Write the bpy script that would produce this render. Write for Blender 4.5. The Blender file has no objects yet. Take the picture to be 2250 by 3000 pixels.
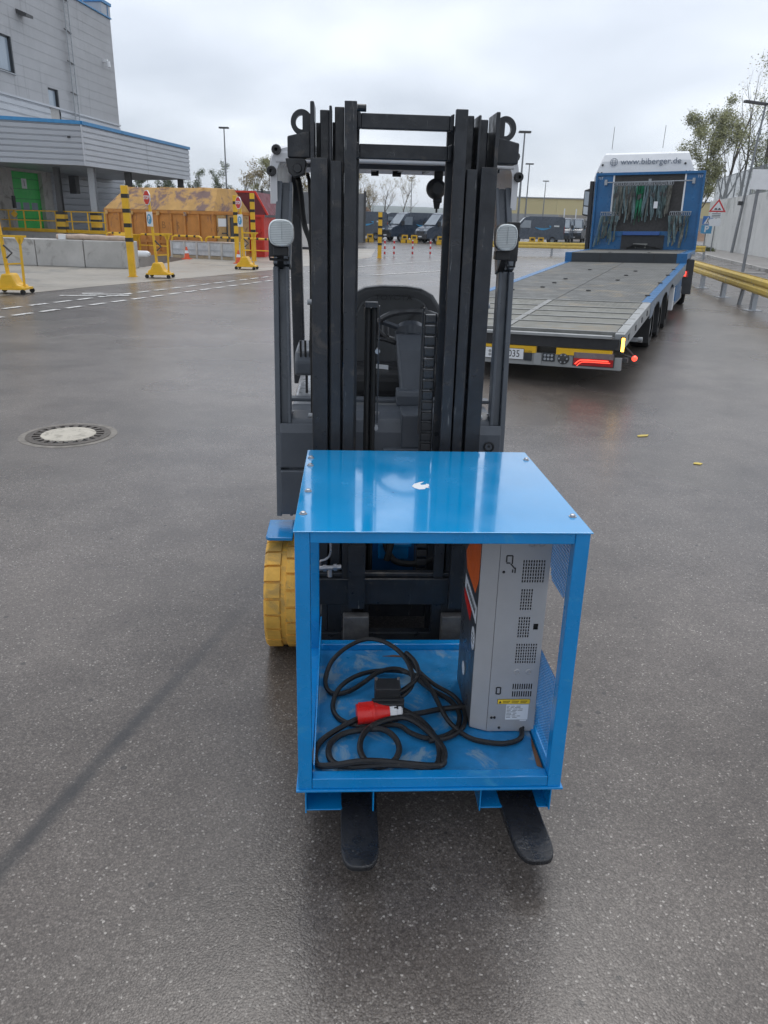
import bpy, math, random
from mathutils import Vector, Matrix
R = math.radians
SC = bpy.context.scene
COL = SC.collection
# ---------------------------------------------------------------- camera
cd = bpy.data.cameras.new('camera'); CAM = bpy.data.objects.new('camera', cd); COL.objects.link(CAM)
cd.sensor_fit = 'VERTICAL'; cd.sensor_height = 36; cd.lens = 36 * 2230 / 3000; cd.clip_start = .05; cd.clip_end = 8000
_p, _r = R(21.0), R(1.55)
_F = Vector((0, math.cos(_p), -math.sin(_p))); _U = Vector((0, math.sin(_p), math.cos(_p))); _X = Vector((1, 0, 0))
_X2 = _X * math.cos(_r) + _U * math.sin(_r); _U2 = _U * math.cos(_r) - _X * math.sin(_r)
_m = Matrix((_X2, _U2, -_F)).transposed().to_4x4(); _m.translation = (0, 0, 1.62)
CAM.matrix_world = _m
SC.camera = CAM
# ---------------------------------------------------------------- sky
SUN_EL, SUN_AZ = R(66), R(6)          # azimuth measured from +Y towards +X
W = bpy.data.worlds.new('World'); SC.world = W; W.use_nodes = True
nt = W.node_tree; nt.nodes.clear()
def N(nt, t, **k):
    n = nt.nodes.new(t)
    for a, b in k.items(): setattr(n, a, b)
    return n
def L(nt, a, b): nt.links.new(a, b)
out = N(nt, 'ShaderNodeOutputWorld')
sky = N(nt, 'ShaderNodeTexSky', sky_type='NISHITA', sun_disc=False, sun_elevation=SUN_EL, sun_rotation=SUN_AZ)
bg1 = N(nt, 'ShaderNodeBackground'); bg1.inputs[1].default_value = .10; L(nt, sky.outputs[0], bg1.inputs[0])
tc = N(nt, 'ShaderNodeTexCoord'); sx = N(nt, 'ShaderNodeSeparateXYZ'); L(nt, tc.outputs['Generated'], sx.inputs[0])
zz = N(nt, 'ShaderNodeMath', operation='MAXIMUM'); L(nt, sx.outputs[2], zz.inputs[0]); zz.inputs[1].default_value = 0
za = N(nt, 'ShaderNodeMath', operation='ADD'); L(nt, zz.outputs[0], za.inputs[0]); za.inputs[1].default_value = .22
dx = N(nt, 'ShaderNodeMath', operation='DIVIDE'); L(nt, sx.outputs[0], dx.inputs[0]); L(nt, za.outputs[0], dx.inputs[1])
dy = N(nt, 'ShaderNodeMath', operation='DIVIDE'); L(nt, sx.outputs[1], dy.inputs[0]); L(nt, za.outputs[0], dy.inputs[1])
cv = N(nt, 'ShaderNodeCombineXYZ'); L(nt, dx.outputs[0], cv.inputs[0]); L(nt, dy.outputs[0], cv.inputs[1])
n1 = N(nt, 'ShaderNodeTexNoise'); n1.inputs['Scale'].default_value = .95; n1.inputs['Detail'].default_value = 4; n1.inputs['Roughness'].default_value = .45; n1.inputs['Distortion'].default_value = .2
mp = N(nt, 'ShaderNodeMapping'); mp.inputs['Location'].default_value = (3.1, 7.3, 0); mp.inputs['Scale'].default_value = (1.15, 1.0, 1)
L(nt, cv.outputs[0], mp.inputs[0]); L(nt, mp.outputs[0], n1.inputs['Vector'])
cr = N(nt, 'ShaderNodeValToRGB'); L(nt, n1.outputs[0], cr.inputs[0])
e = cr.color_ramp.elements
e[0].position = .30; e[0].color = (.375, .41, .47, 1); e[1].position = .70; e[1].color = (.73, .76, .80, 1)
k = cr.color_ramp.elements.new(.5); k.color = (.535, .57, .63, 1)
bg2 = N(nt, 'ShaderNodeBackground'); L(nt, cr.outputs[0], bg2.inputs[0]); bg2.inputs[1].default_value = 1.0
mx = N(nt, 'ShaderNodeMixShader'); mx.inputs[0].default_value = .9
L(nt, bg1.outputs[0], mx.inputs[1]); L(nt, bg2.outputs[0], mx.inputs[2]); L(nt, mx.outputs[0], out.inputs[0])
sd = bpy.data.lights.new('sun', 'SUN'); SUN = bpy.data.objects.new('sun', sd); COL.objects.link(SUN)
sd.energy = .95; sd.angle = R(36); sd.color = (1, .97, .93)
_d = Vector((math.sin(SUN_AZ) * math.cos(SUN_EL), math.cos(SUN_AZ) * math.cos(SUN_EL), math.sin(SUN_EL)))
SUN.rotation_euler = _d.to_track_quat('Z', 'Y').to_euler(); SUN.location = _d * 100
vs = SC.view_settings; vs.view_transform = 'Standard'; vs.look = 'None'; vs.exposure = 0.70; vs.gamma = 1; vs.use_curve_mapping = False
SC.cycles.max_bounces = 8; SC.cycles.volume_bounces = 0
# ---------------------------------------------------------------- materials
MATS = {}
def mat(name, col, rough=.5, metal=0., var=.15, vs=6., bump=0., bs=80., rv=.12, spec=.5, coat=0., stain=None, emit=0., ecol=None, trans=0., streak=None):
    """procedural surface: base colour varied by noise, roughness by a second noise, optional relief and stains (colour, amount, scale)"""
    if name in MATS: return MATS[name]
    m = bpy.data.materials.new(name); m.use_nodes = True; t = m.node_tree; b = t.nodes['Principled BSDF']
    tc = N(t, 'ShaderNodeTexCoord'); oi = N(t, 'ShaderNodeObjectInfo')
    mu = N(t, 'ShaderNodeMath', operation='MULTIPLY'); L(t, oi.outputs['Random'], mu.inputs[0]); mu.inputs[1].default_value = 37
    ad = N(t, 'ShaderNodeVectorMath', operation='ADD'); L(t, tc.outputs['Object'], ad.inputs[0]); L(t, mu.outputs[0], ad.inputs[1])
    n = N(t, 'ShaderNodeTexNoise'); n.inputs['Scale'].default_value = vs; n.inputs['Detail'].default_value = 7; n.inputs['Roughness'].default_value = .62
    L(t, ad.outputs[0], n.inputs['Vector'])
    r = N(t, 'ShaderNodeValToRGB'); L(t, n.outputs[0], r.inputs[0]); q = r.color_ramp.elements
    q[0].position = .3; q[1].position = .7
    q[0].color = tuple(max(0, c * (1 - var)) for c in col) + (1,); q[1].color = tuple(min(1, c * (1 + var)) for c in col) + (1,)
    colout = r.outputs[0]
    if stain:
        scol, amt, ss = stain
        n3 = N(t, 'ShaderNodeTexNoise'); n3.inputs['Scale'].default_value = ss; n3.inputs['Detail'].default_value = 8; n3.inputs['Roughness'].default_value = .68; n3.inputs['Distortion'].default_value = .6
        L(t, ad.outputs[0], n3.inputs['Vector'])
        r3 = N(t, 'ShaderNodeValToRGB'); L(t, n3.outputs[0], r3.inputs[0]); a3 = r3.color_ramp.elements
        amt = amt if amt > .45 else amt + .075
        a3[0].position = 1 - amt - .04; a3[0].color = (0, 0, 0, 1); a3[1].position = 1 - amt + .04; a3[1].color = (1, 1, 1, 1)
        mi = N(t, 'ShaderNodeMix', data_type='RGBA'); L(t, r3.outputs[0], mi.inputs[0]); L(t, colout, mi.inputs[6]); mi.inputs[7].default_value = tuple(scol) + (1,)
        colout = mi.outputs[2]
    if streak:
        scol, thr, sc3 = streak
        mp3 = N(t, 'ShaderNodeMapping'); mp3.inputs['Scale'].default_value = sc3; L(t, ad.outputs[0], mp3.inputs[0])
        n4 = N(t, 'ShaderNodeTexNoise'); n4.inputs['Scale'].default_value = 1; n4.inputs['Detail'].default_value = 6; n4.inputs['Roughness'].default_value = .7; L(t, mp3.outputs[0], n4.inputs['Vector'])
        r4 = N(t, 'ShaderNodeValToRGB'); L(t, n4.outputs[0], r4.inputs[0]); a4 = r4.color_ramp.elements
        a4[0].position = thr; a4[0].color = (0, 0, 0, 1); a4[1].position = thr + .05; a4[1].color = (1, 1, 1, 1)
        mi4 = N(t, 'ShaderNodeMix', data_type='RGBA'); L(t, r4.outputs[0], mi4.inputs[0]); L(t, colout, mi4.inputs[6]); mi4.inputs[7].default_value = tuple(scol) + (1,); colout = mi4.outputs[2]
    L(t, colout, b.inputs['Base Color'])
    n2 = N(t, 'ShaderNodeTexNoise'); n2.inputs['Scale'].default_value = vs * 2.3; n2.inputs['Detail'].default_value = 5; L(t, ad.outputs[0], n2.inputs['Vector'])
    mr = N(t, 'ShaderNodeMapRange'); L(t, n2.outputs[0], mr.inputs[0]); mr.inputs[1].default_value = .3; mr.inputs[2].default_value = .7
    mr.inputs[3].default_value = max(.02, rough - rv); mr.inputs[4].default_value = min(1, rough + rv); L(t, mr.outputs[0], b.inputs['Roughness'])
    b.inputs['Metallic'].default_value = metal; b.inputs['Specular IOR Level'].default_value = spec
    if coat: b.inputs['Coat Weight'].default_value = coat; b.inputs['Coat Roughness'].default_value = .06
    if bump:
        nb = N(t, 'ShaderNodeTexNoise'); nb.inputs['Scale'].default_value = bs; nb.inputs['Detail'].default_value = 4; L(t, ad.outputs[0], nb.inputs['Vector'])
        bm = N(t, 'ShaderNodeBump'); bm.inputs['Strength'].default_value = bump; bm.inputs['Distance'].default_value = .01; L(t, nb.outputs[0], bm.inputs['Height']); L(t, bm.outputs[0], b.inputs['Normal'])
    if emit: b.inputs['Emission Color'].default_value = tuple(ecol or col) + (1,); b.inputs['Emission Strength'].default_value = emit
    if trans: b.inputs['Transmission Weight'].default_value = trans; b.inputs['IOR'].default_value = 1.45
    MATS[name] = m; return m
# ---------------------------------------------------------------- mesh helpers
class MB:
    def __init__(s): s.v = []; s.f = []; s.m = []
    def add(s, vs, fs, m=0):
        o = len(s.v); s.v += [tuple(v) for v in vs]; s.f += [tuple(i + o for i in f) for f in fs]; s.m += [m] * len(fs); return s
    def box(s, x0, x1, y0, y1, z0, z1, m=0):
        return s.add([(x0,y0,z0),(x1,y0,z0),(x1,y1,z0),(x0,y1,z0),(x0,y0,z1),(x1,y0,z1),(x1,y1,z1),(x0,y1,z1)],
              [(0,3,2,1),(4,5,6,7),(0,1,5,4),(1,2,6,5),(2,3,7,6),(3,0,4,7)], m)
    def cbox(s, c, d, m=0): return s.box(c[0]-d[0]/2, c[0]+d[0]/2, c[1]-d[1]/2, c[1]+d[1]/2, c[2]-d[2]/2, c[2]+d[2]/2, m)
    def bar(s, p, q, w, h, up=(0,0,1), m=0):
        p, q = Vector(p), Vector(q); d = (q - p).normalized(); u = Vector(up)
        if abs(d.dot(u)) > .98: u = Vector((0,1,0))
        r = d.cross(u).normalized() * w / 2; t = r.cross(d).normalized() * h / 2
        vs = [p-r-t, p+r-t, p+r+t, p-r+t, q-r-t, q+r-t, q+r+t, q-r+t]
        return s.add(vs, [(0,1,2,3),(7,6,5,4),(0,4,5,1),(1,5,6,2),(2,6,7,3),(3,7,4,0)], m)
    def tube(s, pts, r, n=8, m=0, caps=True, closed=False):
        pts = [Vector(p) for p in pts]; k = len(pts); rs = r if isinstance(r, (list, tuple)) else [r] * k
        def tan(i):
            if closed: return (pts[(i+1) % k] - pts[i-1]).normalized()
            return (pts[min(i+1, k-1)] - pts[max(i-1, 0)]).normalized()
        t0 = tan(0); u = t0.orthogonal().normalized(); o = len(s.v); prev = t0
        for i, p in enumerate(pts):
            t = tan(i); u = prev.rotation_difference(t) @ u; u = (u - t * u.dot(t)).normalized(); w = t.cross(u); prev = t
            for j in range(n):
                a = 2 * math.pi * j / n; s.v.append(tuple(p + (u * math.cos(a) + w * math.sin(a)) * rs[i]))
        for i in range(k if closed else k - 1):
            for j in range(n):
                a = o + i * n; b2 = o + ((i + 1) % k) * n; s.f.append((a + j, a + (j+1) % n, b2 + (j+1) % n, b2 + j)); s.m.append(m)
        if caps and not closed:
            s.f.append(tuple(o + j for j in reversed(range(n)))); s.m.append(m)
            s.f.append(tuple(o + (k-1) * n + j for j in range(n))); s.m.append(m)
        return s
    def cyl(s, p, q, r, r2=None, n=16, m=0): return s.tube([p, q], [r, r if r2 is None else r2], n, m)
    def prism(s, prof, fn, d0, d1, m=0):
        """2D outline prof, fn(u, v, d) -> xyz, extruded from d0 to d1"""
        k = len(prof); vs = [fn(u, v, d0) for u, v in prof] + [fn(u, v, d1) for u, v in prof]
        fs = [tuple(range(k)), tuple(reversed(range(k, 2*k)))] + [(i, k + i, k + (i+1) % k, (i+1) % k) for i in range(k)]
        return s.add(vs, fs, m)
    def strip(s, A, B, m=0):
        k = len(A); return s.add(list(A) + list(B), [(i, i+1, k+i+1, k+i) for i in range(k-1)], m)
    def lathe(s, prof, n=24, axis='x', c=(0,0,0), m=0):
        """prof: (along axis, radius)"""
        o = len(s.v); k = len(prof)
        for j in range(n):
            a = 2 * math.pi * j / n
            for d, r in prof:
                if axis == 'x': v = (c[0]+d, c[1]+r*math.cos(a), c[2]+r*math.sin(a))
                elif axis == 'y': v = (c[0]+r*math.cos(a), c[1]+d, c[2]+r*math.sin(a))
                else: v = (c[0]+r*math.cos(a), c[1]+r*math.sin(a), c[2]+d)
                s.v.append(v)
        for j in range(n):
            for i in range(k-1):
                s.f.append((o+j*k+i, o+j*k+i+1, o+((j+1)%n)*k+i+1, o+((j+1)%n)*k+i)); s.m.append(m)
        return s
    def holes(s, u0, u1, v0, v1, hs, fn, d0, d1, m=0, mh=None):
        """plate u0..u1 x v0..v1 with rectangular through holes, front at depth d0 and back at d1"""
        us = sorted(set([u0, u1] + [h[0] for h in hs] + [h[1] for h in hs])); vv = sorted(set([v0, v1] + [h[2] for h in hs] + [h[3] for h in hs]))
        def inh(u, v): return any(h[0] < u < h[1] and h[2] < v < h[3] for h in hs)
        for i in range(len(us)-1):
            for j in range(len(vv)-1):
                a, b2, c, d = us[i], us[i+1], vv[j], vv[j+1]
                if inh((a+b2)/2, (c+d)/2): continue
                s.add([fn(a,c,d0), fn(b2,c,d0), fn(b2,d,d0), fn(a,d,d0)], [(0,1,2,3)], m)
                s.add([fn(a,c,d1), fn(b2,c,d1), fn(b2,d,d1), fn(a,d,d1)], [(3,2,1,0)], m)
        for a, b2, c, d in list(hs) + [(u0, u1, v0, v1)]:
            for p, q in (((a,c),(b2,c)), ((b2,c),(b2,d)), ((b2,d),(a,d)), ((a,d),(a,c))):
                s.add([fn(*p,d0), fn(*q,d0), fn(*q,d1), fn(*p,d1)], [(0,1,2,3)], m)
        return s
    def build(s, name, mats, parent=None, smooth=False, bevel=0, seg=2):
        me = bpy.data.meshes.new(name); me.from_pydata(s.v, [], s.f)
        if not isinstance(mats, (list, tuple)): mats = [mats]
        for m in mats: me.materials.append(m)
        if len(mats) > 1: me.polygons.foreach_set('material_index', s.m)
        me.update()
        if smooth:
            me.polygons.foreach_set('use_smooth', [True] * len(me.polygons))
            try: me.set_sharp_from_angle(angle=R(38))
            except Exception: pass
        o = bpy.data.objects.new(name, me); COL.objects.link(o)
        if parent: o.parent = parent
        if bevel:
            b = o.modifiers.new('bevel', 'BEVEL'); b.width = bevel; b.segments = seg; b.limit_method = 'ANGLE'; b.angle_limit = R(40)
        return o
def thing(name, label, cat, loc=(0,0,0), rot=(0,0,0), group=None):
    o = bpy.data.objects.new(name, None); COL.objects.link(o); o.location = loc
    o.rotation_euler = rot if isinstance(rot, tuple) else (0, 0, rot); o.empty_display_size = .1
    return tag(o, label, cat, group)
def tag(o, label, cat, group=None):
    o['label'] = label; o['category'] = cat
    if group: o['group'] = group
    return o
def struct(o, label=None):
    o['kind'] = 'structure'
    if label: o['label'] = label
    return o
def dup(root, loc, rot=None, label=None):
    r = root.copy(); COL.objects.link(r); r.location = loc
    if rot is not None: r.rotation_euler = (0, 0, rot)
    if label: r['label'] = label
    for ch in root.children:
        c = ch.copy(); COL.objects.link(c); c.parent = r
        for g in ch.children:
            d = g.copy(); COL.objects.link(d); d.parent = c
    return r
def text(name, body, size, m, parent, mtx, ext=.0015, align='CENTER', xs=1., bold=0.):
    cu = bpy.data.curves.new(name, 'FONT'); cu.body = body; cu.size = size; cu.extrude = ext; cu.align_x = align; cu.align_y = 'CENTER'; cu.offset = bold; cu.resolution_u = 3
    to = bpy.data.objects.new(name + '_tmp', cu); COL.objects.link(to)
    dg = bpy.context.evaluated_depsgraph_get(); me = bpy.data.meshes.new_from_object(to.evaluated_get(dg))
    bpy.data.objects.remove(to); bpy.data.curves.remove(cu)
    me.transform(mtx @ Matrix.Diagonal((xs, 1, 1, 1))); me.materials.clear(); me.materials.append(m)
    o = bpy.data.objects.new(name, me); COL.objects.link(o)
    if parent: o.parent = parent
    return o
def frame(o, xa, ya):
    """matrix with the text's x along xa and y along ya, at o"""
    xa = Vector(xa).normalized(); ya = Vector(ya); ya = (ya - xa * ya.dot(xa)).normalized(); za = xa.cross(ya)
    m = Matrix((xa, ya, za)).transposed().to_4x4(); m.translation = Vector(o); return m
def circ(n, r=1., c=(0, 0), a0=0., ry=None):
    ry = r if ry is None else ry
    return [(c[0] + r * math.cos(a0 + 2*math.pi*i/n), c[1] + ry * math.sin(a0 + 2*math.pi*i/n)) for i in range(n)]
def sup(n, a, b, e=4.):
    o = []
    for i in range(n):
        t = 2*math.pi*i/n; c, s_ = math.cos(t), math.sin(t)
        o.append((math.copysign(abs(c)**(2/e), c) * a, math.copysign(abs(s_)**(2/e), s_) * b))
    return o
XZ = lambda u, v, d: (u, d, v)
YZ = lambda u, v, d: (d, u, v)
XY = lambda u, v, d: (u, v, d)
def spline(pts, k=6, closed=False):
    P = [Vector(p) for p in pts]; n = len(P); o = []
    for i in range(n if closed else n - 1):
        p0, p1, p2, p3 = (P[(i-1) % n], P[i], P[(i+1) % n], P[(i+2) % n]) if closed else (P[max(i-1,0)], P[i], P[i+1], P[min(i+2,n-1)])
        for j in range(k):
            t = j / k; o.append(.5 * ((2*p1) + (p2-p0)*t + (2*p0-5*p1+4*p2-p3)*t*t + (3*p1-p0-3*p2+p3)*t**3))
    if not closed: o.append(P[-1])
    return o
# ================================================================= materials in use
m_blue = mat('blue_paint', (.003, .235, .58), .24, 0, .12, 5, .05, 180, .10, .5, .35, stain=((.03, .28, .56), .30, 9), streak=((.26, .34, .42), .71, (60, 60, 60)))
m_bluetop = mat('blue_gloss_paint', (.004, .29, .64), .16, 0, .08, 3, .02, 40, .13, .8, 1., streak=((.01, .15, .42), .67, (14, 40, 40)))
m_bluefloor = mat('blue_worn_floor', (.02, .215, .48), .42, 0, .25, 9, .1, 120, .15, .4, stain=((.20, .33, .45), .36, 7))
m_tblue = mat('truck_blue', (.008, .115, .29), .35, 0, .15, 4, .03, 60, .1)
m_mast = mat('mast_black', (.015, .018, .023), .40, 0, .3, 14, .08, 160, .14, .5, stain=((.052, .046, .042), .31, 9), streak=((.17, .17, .165), .645, (70, 70, 5)))
m_black = mat('black_plastic', (.021, .022, .024), .5, 0, .2, 10, .05, 200)
m_rubber = mat('rubber', (.014, .014, .014), .6, 0, .3, 20, .1, 300, .1, .35)
m_slate = mat('slate_panel', (.082, .094, .112), .36, 0, .15, 8, .06, 400, .08, .5)
m_pillar = mat('pillar_grey', (.092, .106, .125), .34, 0, .12, 8, .02, 200, .1)
m_roofgrey = mat('roof_light_grey', (.66, .67, .69), .35, 0, .06, 5)
m_ytyre = mat('yellow_rubber', (.74, .42, .08), .62, 0, .18, 9, .15, 60, .1, .3, stain=((.50, .31, .09), .36, 10), streak=((.20, .13, .05), .67, (30, 30, 30)))
m_rim = mat('rim_dark', (.05, .05, .05), .5)
m_steel = mat('steel', (.45, .45, .46), .35, .8, .15, 20)
m_zinc = mat('galvanised', (.36, .38, .40), .48, .35, .18, 30, .05, 100)
m_white = mat('white_paint', (.76, .77, .78), .35, 0, .05, 3)
m_lens = mat('lens_glass', (.72, .77, .77), .12, 0, .1, 30, 0, 80, .05, .8, 1.)
m_charger = mat('charger_grey', (.40, .405, .415), .42, .15, .06, 8, .04, 600, .06)
m_chdark = mat('charger_dark', (.055, .06, .068), .35, 0, .12, 8)
m_slot = mat('slot_inner', (.012, .012, .013), .7)
m_orange = mat('orange_print', (.75, .13, .02), .4)
m_label = mat('label_white', (.72, .74, .76), .4, 0, .03, 10)
m_print = mat('print_black', (.02, .02, .022), .5)
m_labely = mat('label_yellow', (.80, .55, .03), .4)
m_red = mat('red_plastic', (.68, .022, .018), .35, 0, .1, 12)
m_cable = mat('cable_rubber', (.016, .016, .017), .48, 0, .3, 25, .15, 200, .12, .4, stain=((.06, .055, .05), .28, 30))
m_forkm = mat('fork_steel', (.022, .023, .026), .28, .1, .3, 12, .12, 90, .14, .5, stain=((.10, .10, .105), .25, 22))
m_forkh = mat('fork_heel_worn', (.12, .115, .11), .55, .2, .35, 25, .15, 120)
m_yel = mat('yellow_paint', (.72, .42, .012), .42, 0, .12, 4, .04, 40, .1, .5, stain=((.40, .25, .03), .24, 5))
m_blk = mat('black_band', (.02, .018, .015), .5)
m_conc = mat('concrete', (.44, .43, .41), .72, 0, .14, 1.4, .25, 40, .08, .3, stain=((.24, .23, .21), .34, 1.1))
m_wallw = mat('pale_concrete', (.64, .64, .62), .8, 0, .08, .6, .2, 30, .05, .25, stain=((.45, .45, .43), .33, .35))
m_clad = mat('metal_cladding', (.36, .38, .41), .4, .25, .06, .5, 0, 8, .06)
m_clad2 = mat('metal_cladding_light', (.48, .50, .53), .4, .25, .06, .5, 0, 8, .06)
m_trim = mat('blue_trim', (.035, .22, .46), .4)
m_dark = mat('dark_frame', (.025, .03, .035), .45)
m_glass = mat('window_glass', (.30, .36, .42), .06, 0, .1, 1, 0, 8, .02, .9)
m_green = mat('green_door', (.025, .56, .08), .42, 0, .08, 2)
m_ored = mat('orange_container', (.47, .20, .045), .6, 0, .18, 2.2, .15, 15, .12, .35, stain=((.27, .12, .05), .30, 1.6), streak=((.24, .11, .05), .62, (5, 5, .9)))
m_oroof = mat('orange_roof', (.52, .31, .11), .65, 0, .14, 3, .15, 15, .1, .3, stain=((.22, .145, .13), .4505, 1.1))
m_redc = mat('red_container', (.58, .035, .02), .5, 0, .12, 2, .1, 15, .1, .4, stain=((.35, .03, .025), .3, 1.5))
m_maroon = mat('maroon_tarp', (.13, .012, .022), .6, 0, .2, 2)
m_van = mat('van_navy', (.026, .042, .068), .28, 0, .08, 1, 0, 8, .05, .5, .3)
m_vang = mat('van_glass', (.24, .28, .32), .08, 0, .2, 1, 0, 8, .03, .8)
m_vanl = mat('van_logo_blue', (.05, .30, .55), .4)
m_lite = mat('headlamp_clear', (.55, .60, .64), .15)
m_tail = mat('tail_red', (.35, .012, .012), .2, 0, .1, 8, 0, 8, .05, .6, .5)
m_tailon = mat('tail_red_lit', (.9, .05, .03), .3, 0, 0, 5, emit=1.3, ecol=(1, .07, .04))
m_amber = mat('amber_lit', (1, .5, .05), .3, 0, 0, 5, emit=5., ecol=(1, .48, .05))
m_deck = None
m_grey = mat('trailer_grey', (.30, .31, .31), .5, .2, .15, 5, .05, 60)
m_strap = mat('strap_grey_green', (.085, .125, .12), .8, 0, .35, 14)
m_strap2 = mat('strap_blue_grey', (.14, .205, .22), .8, 0, .35, 14)
m_strap3 = mat('strap_green', (.015, .17, .085), .75, 0, .3, 14)
m_strap4 = mat('strap_dirty', (.15, .15, .13), .85, 0, .35, 14)
m_beam = mat('guardrail_yellow', (.70, .50, .11), .5, 0, .12, 3, .05, 20, .1, .4, stain=((.48, .38, .16), .32, 3))
m_trunk = mat('bark', (.10, .085, .07), .85, 0, .3, 6, .3, 20)
m_leafa = mat('leaf_olive', (.22, .225, .095), .7, 0, .45, 1.5)
m_leafb = mat('leaf_autumn', (.24, .19, .085), .7, 0, .4, 1.5)
m_leafc = mat('leaf_dark', (.10, .125, .065), .7, 0, .4, 1.5)
m_lamp = mat('lamp_post_grey', (.22, .23, .24), .5, .3)
m_cone = mat('cone_orange', (.70, .10, .025), .5)
m_signr = mat('sign_red', (.55, .02, .025), .35)
m_signb = mat('sign_blue', (.03, .16, .45), .35)
m_signlb = mat('sign_light_blue', (.07, .30, .52), .35)
m_foil = mat('plastic_wrap', (.46, .47, .48), .3, 0, .25, 3, .4, 9, .15)
m_wood = mat('wood', (.33, .26, .17), .8, 0, .2, 5)
# deck of expanded metal: fine relief on a grey sheet
def grid_mat(name, col, scale, rough=.5, metal=.3, dark=.55):
    m = mat(name, col, .62, .05, .22, 2.2, stain=((.19, .165, .12), .34, 1.2)); t = m.node_tree; b = t.nodes['Principled BSDF']
    tc = N(t, 'ShaderNodeTexCoord'); mp = N(t, 'ShaderNodeMapping'); mp.inputs['Scale'].default_value = scale; L(t, tc.outputs['Object'], mp.inputs[0])
    w1 = N(t, 'ShaderNodeTexVoronoi', feature='DISTANCE_TO_EDGE'); w1.inputs['Scale'].default_value = 1; w1.inputs['Randomness'].default_value = .12; L(t, mp.outputs[0], w1.inputs['Vector'])
    r = N(t, 'ShaderNodeValToRGB'); L(t, w1.outputs[0], r.inputs[0]); r.color_ramp.elements[0].position = .08; r.color_ramp.elements[1].position = .22
    r.color_ramp.elements[0].color = (1, 1, 1, 1); r.color_ramp.elements[1].color = (dark, dark, dark, 1)
    old = b.inputs['Base Color'].links[0].from_socket
    mi = N(t, 'ShaderNodeMix', data_type='RGBA', blend_type='MULTIPLY'); mi.inputs[0].default_value = 1; L(t, old, mi.inputs[6]); L(t, r.outputs[0], mi.inputs[7]); L(t, mi.outputs[2], b.inputs['Base Color'])
    bm = N(t, 'ShaderNodeBump'); bm.inputs['Strength'].default_value = .5; bm.inputs['Distance'].default_value = .01; L(t, r.outputs[0], bm.inputs['Height']); L(t, bm.outputs[0], b.inputs['Normal'])
    return m
m_deck = grid_mat('deck_mesh_plate', (.105, .108, .102), (22, 34, 1), .5)
m_grate = grid_mat('deck_grating', (.155, .155, .135), (14, 40, 1), .5, .3, .30)
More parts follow.
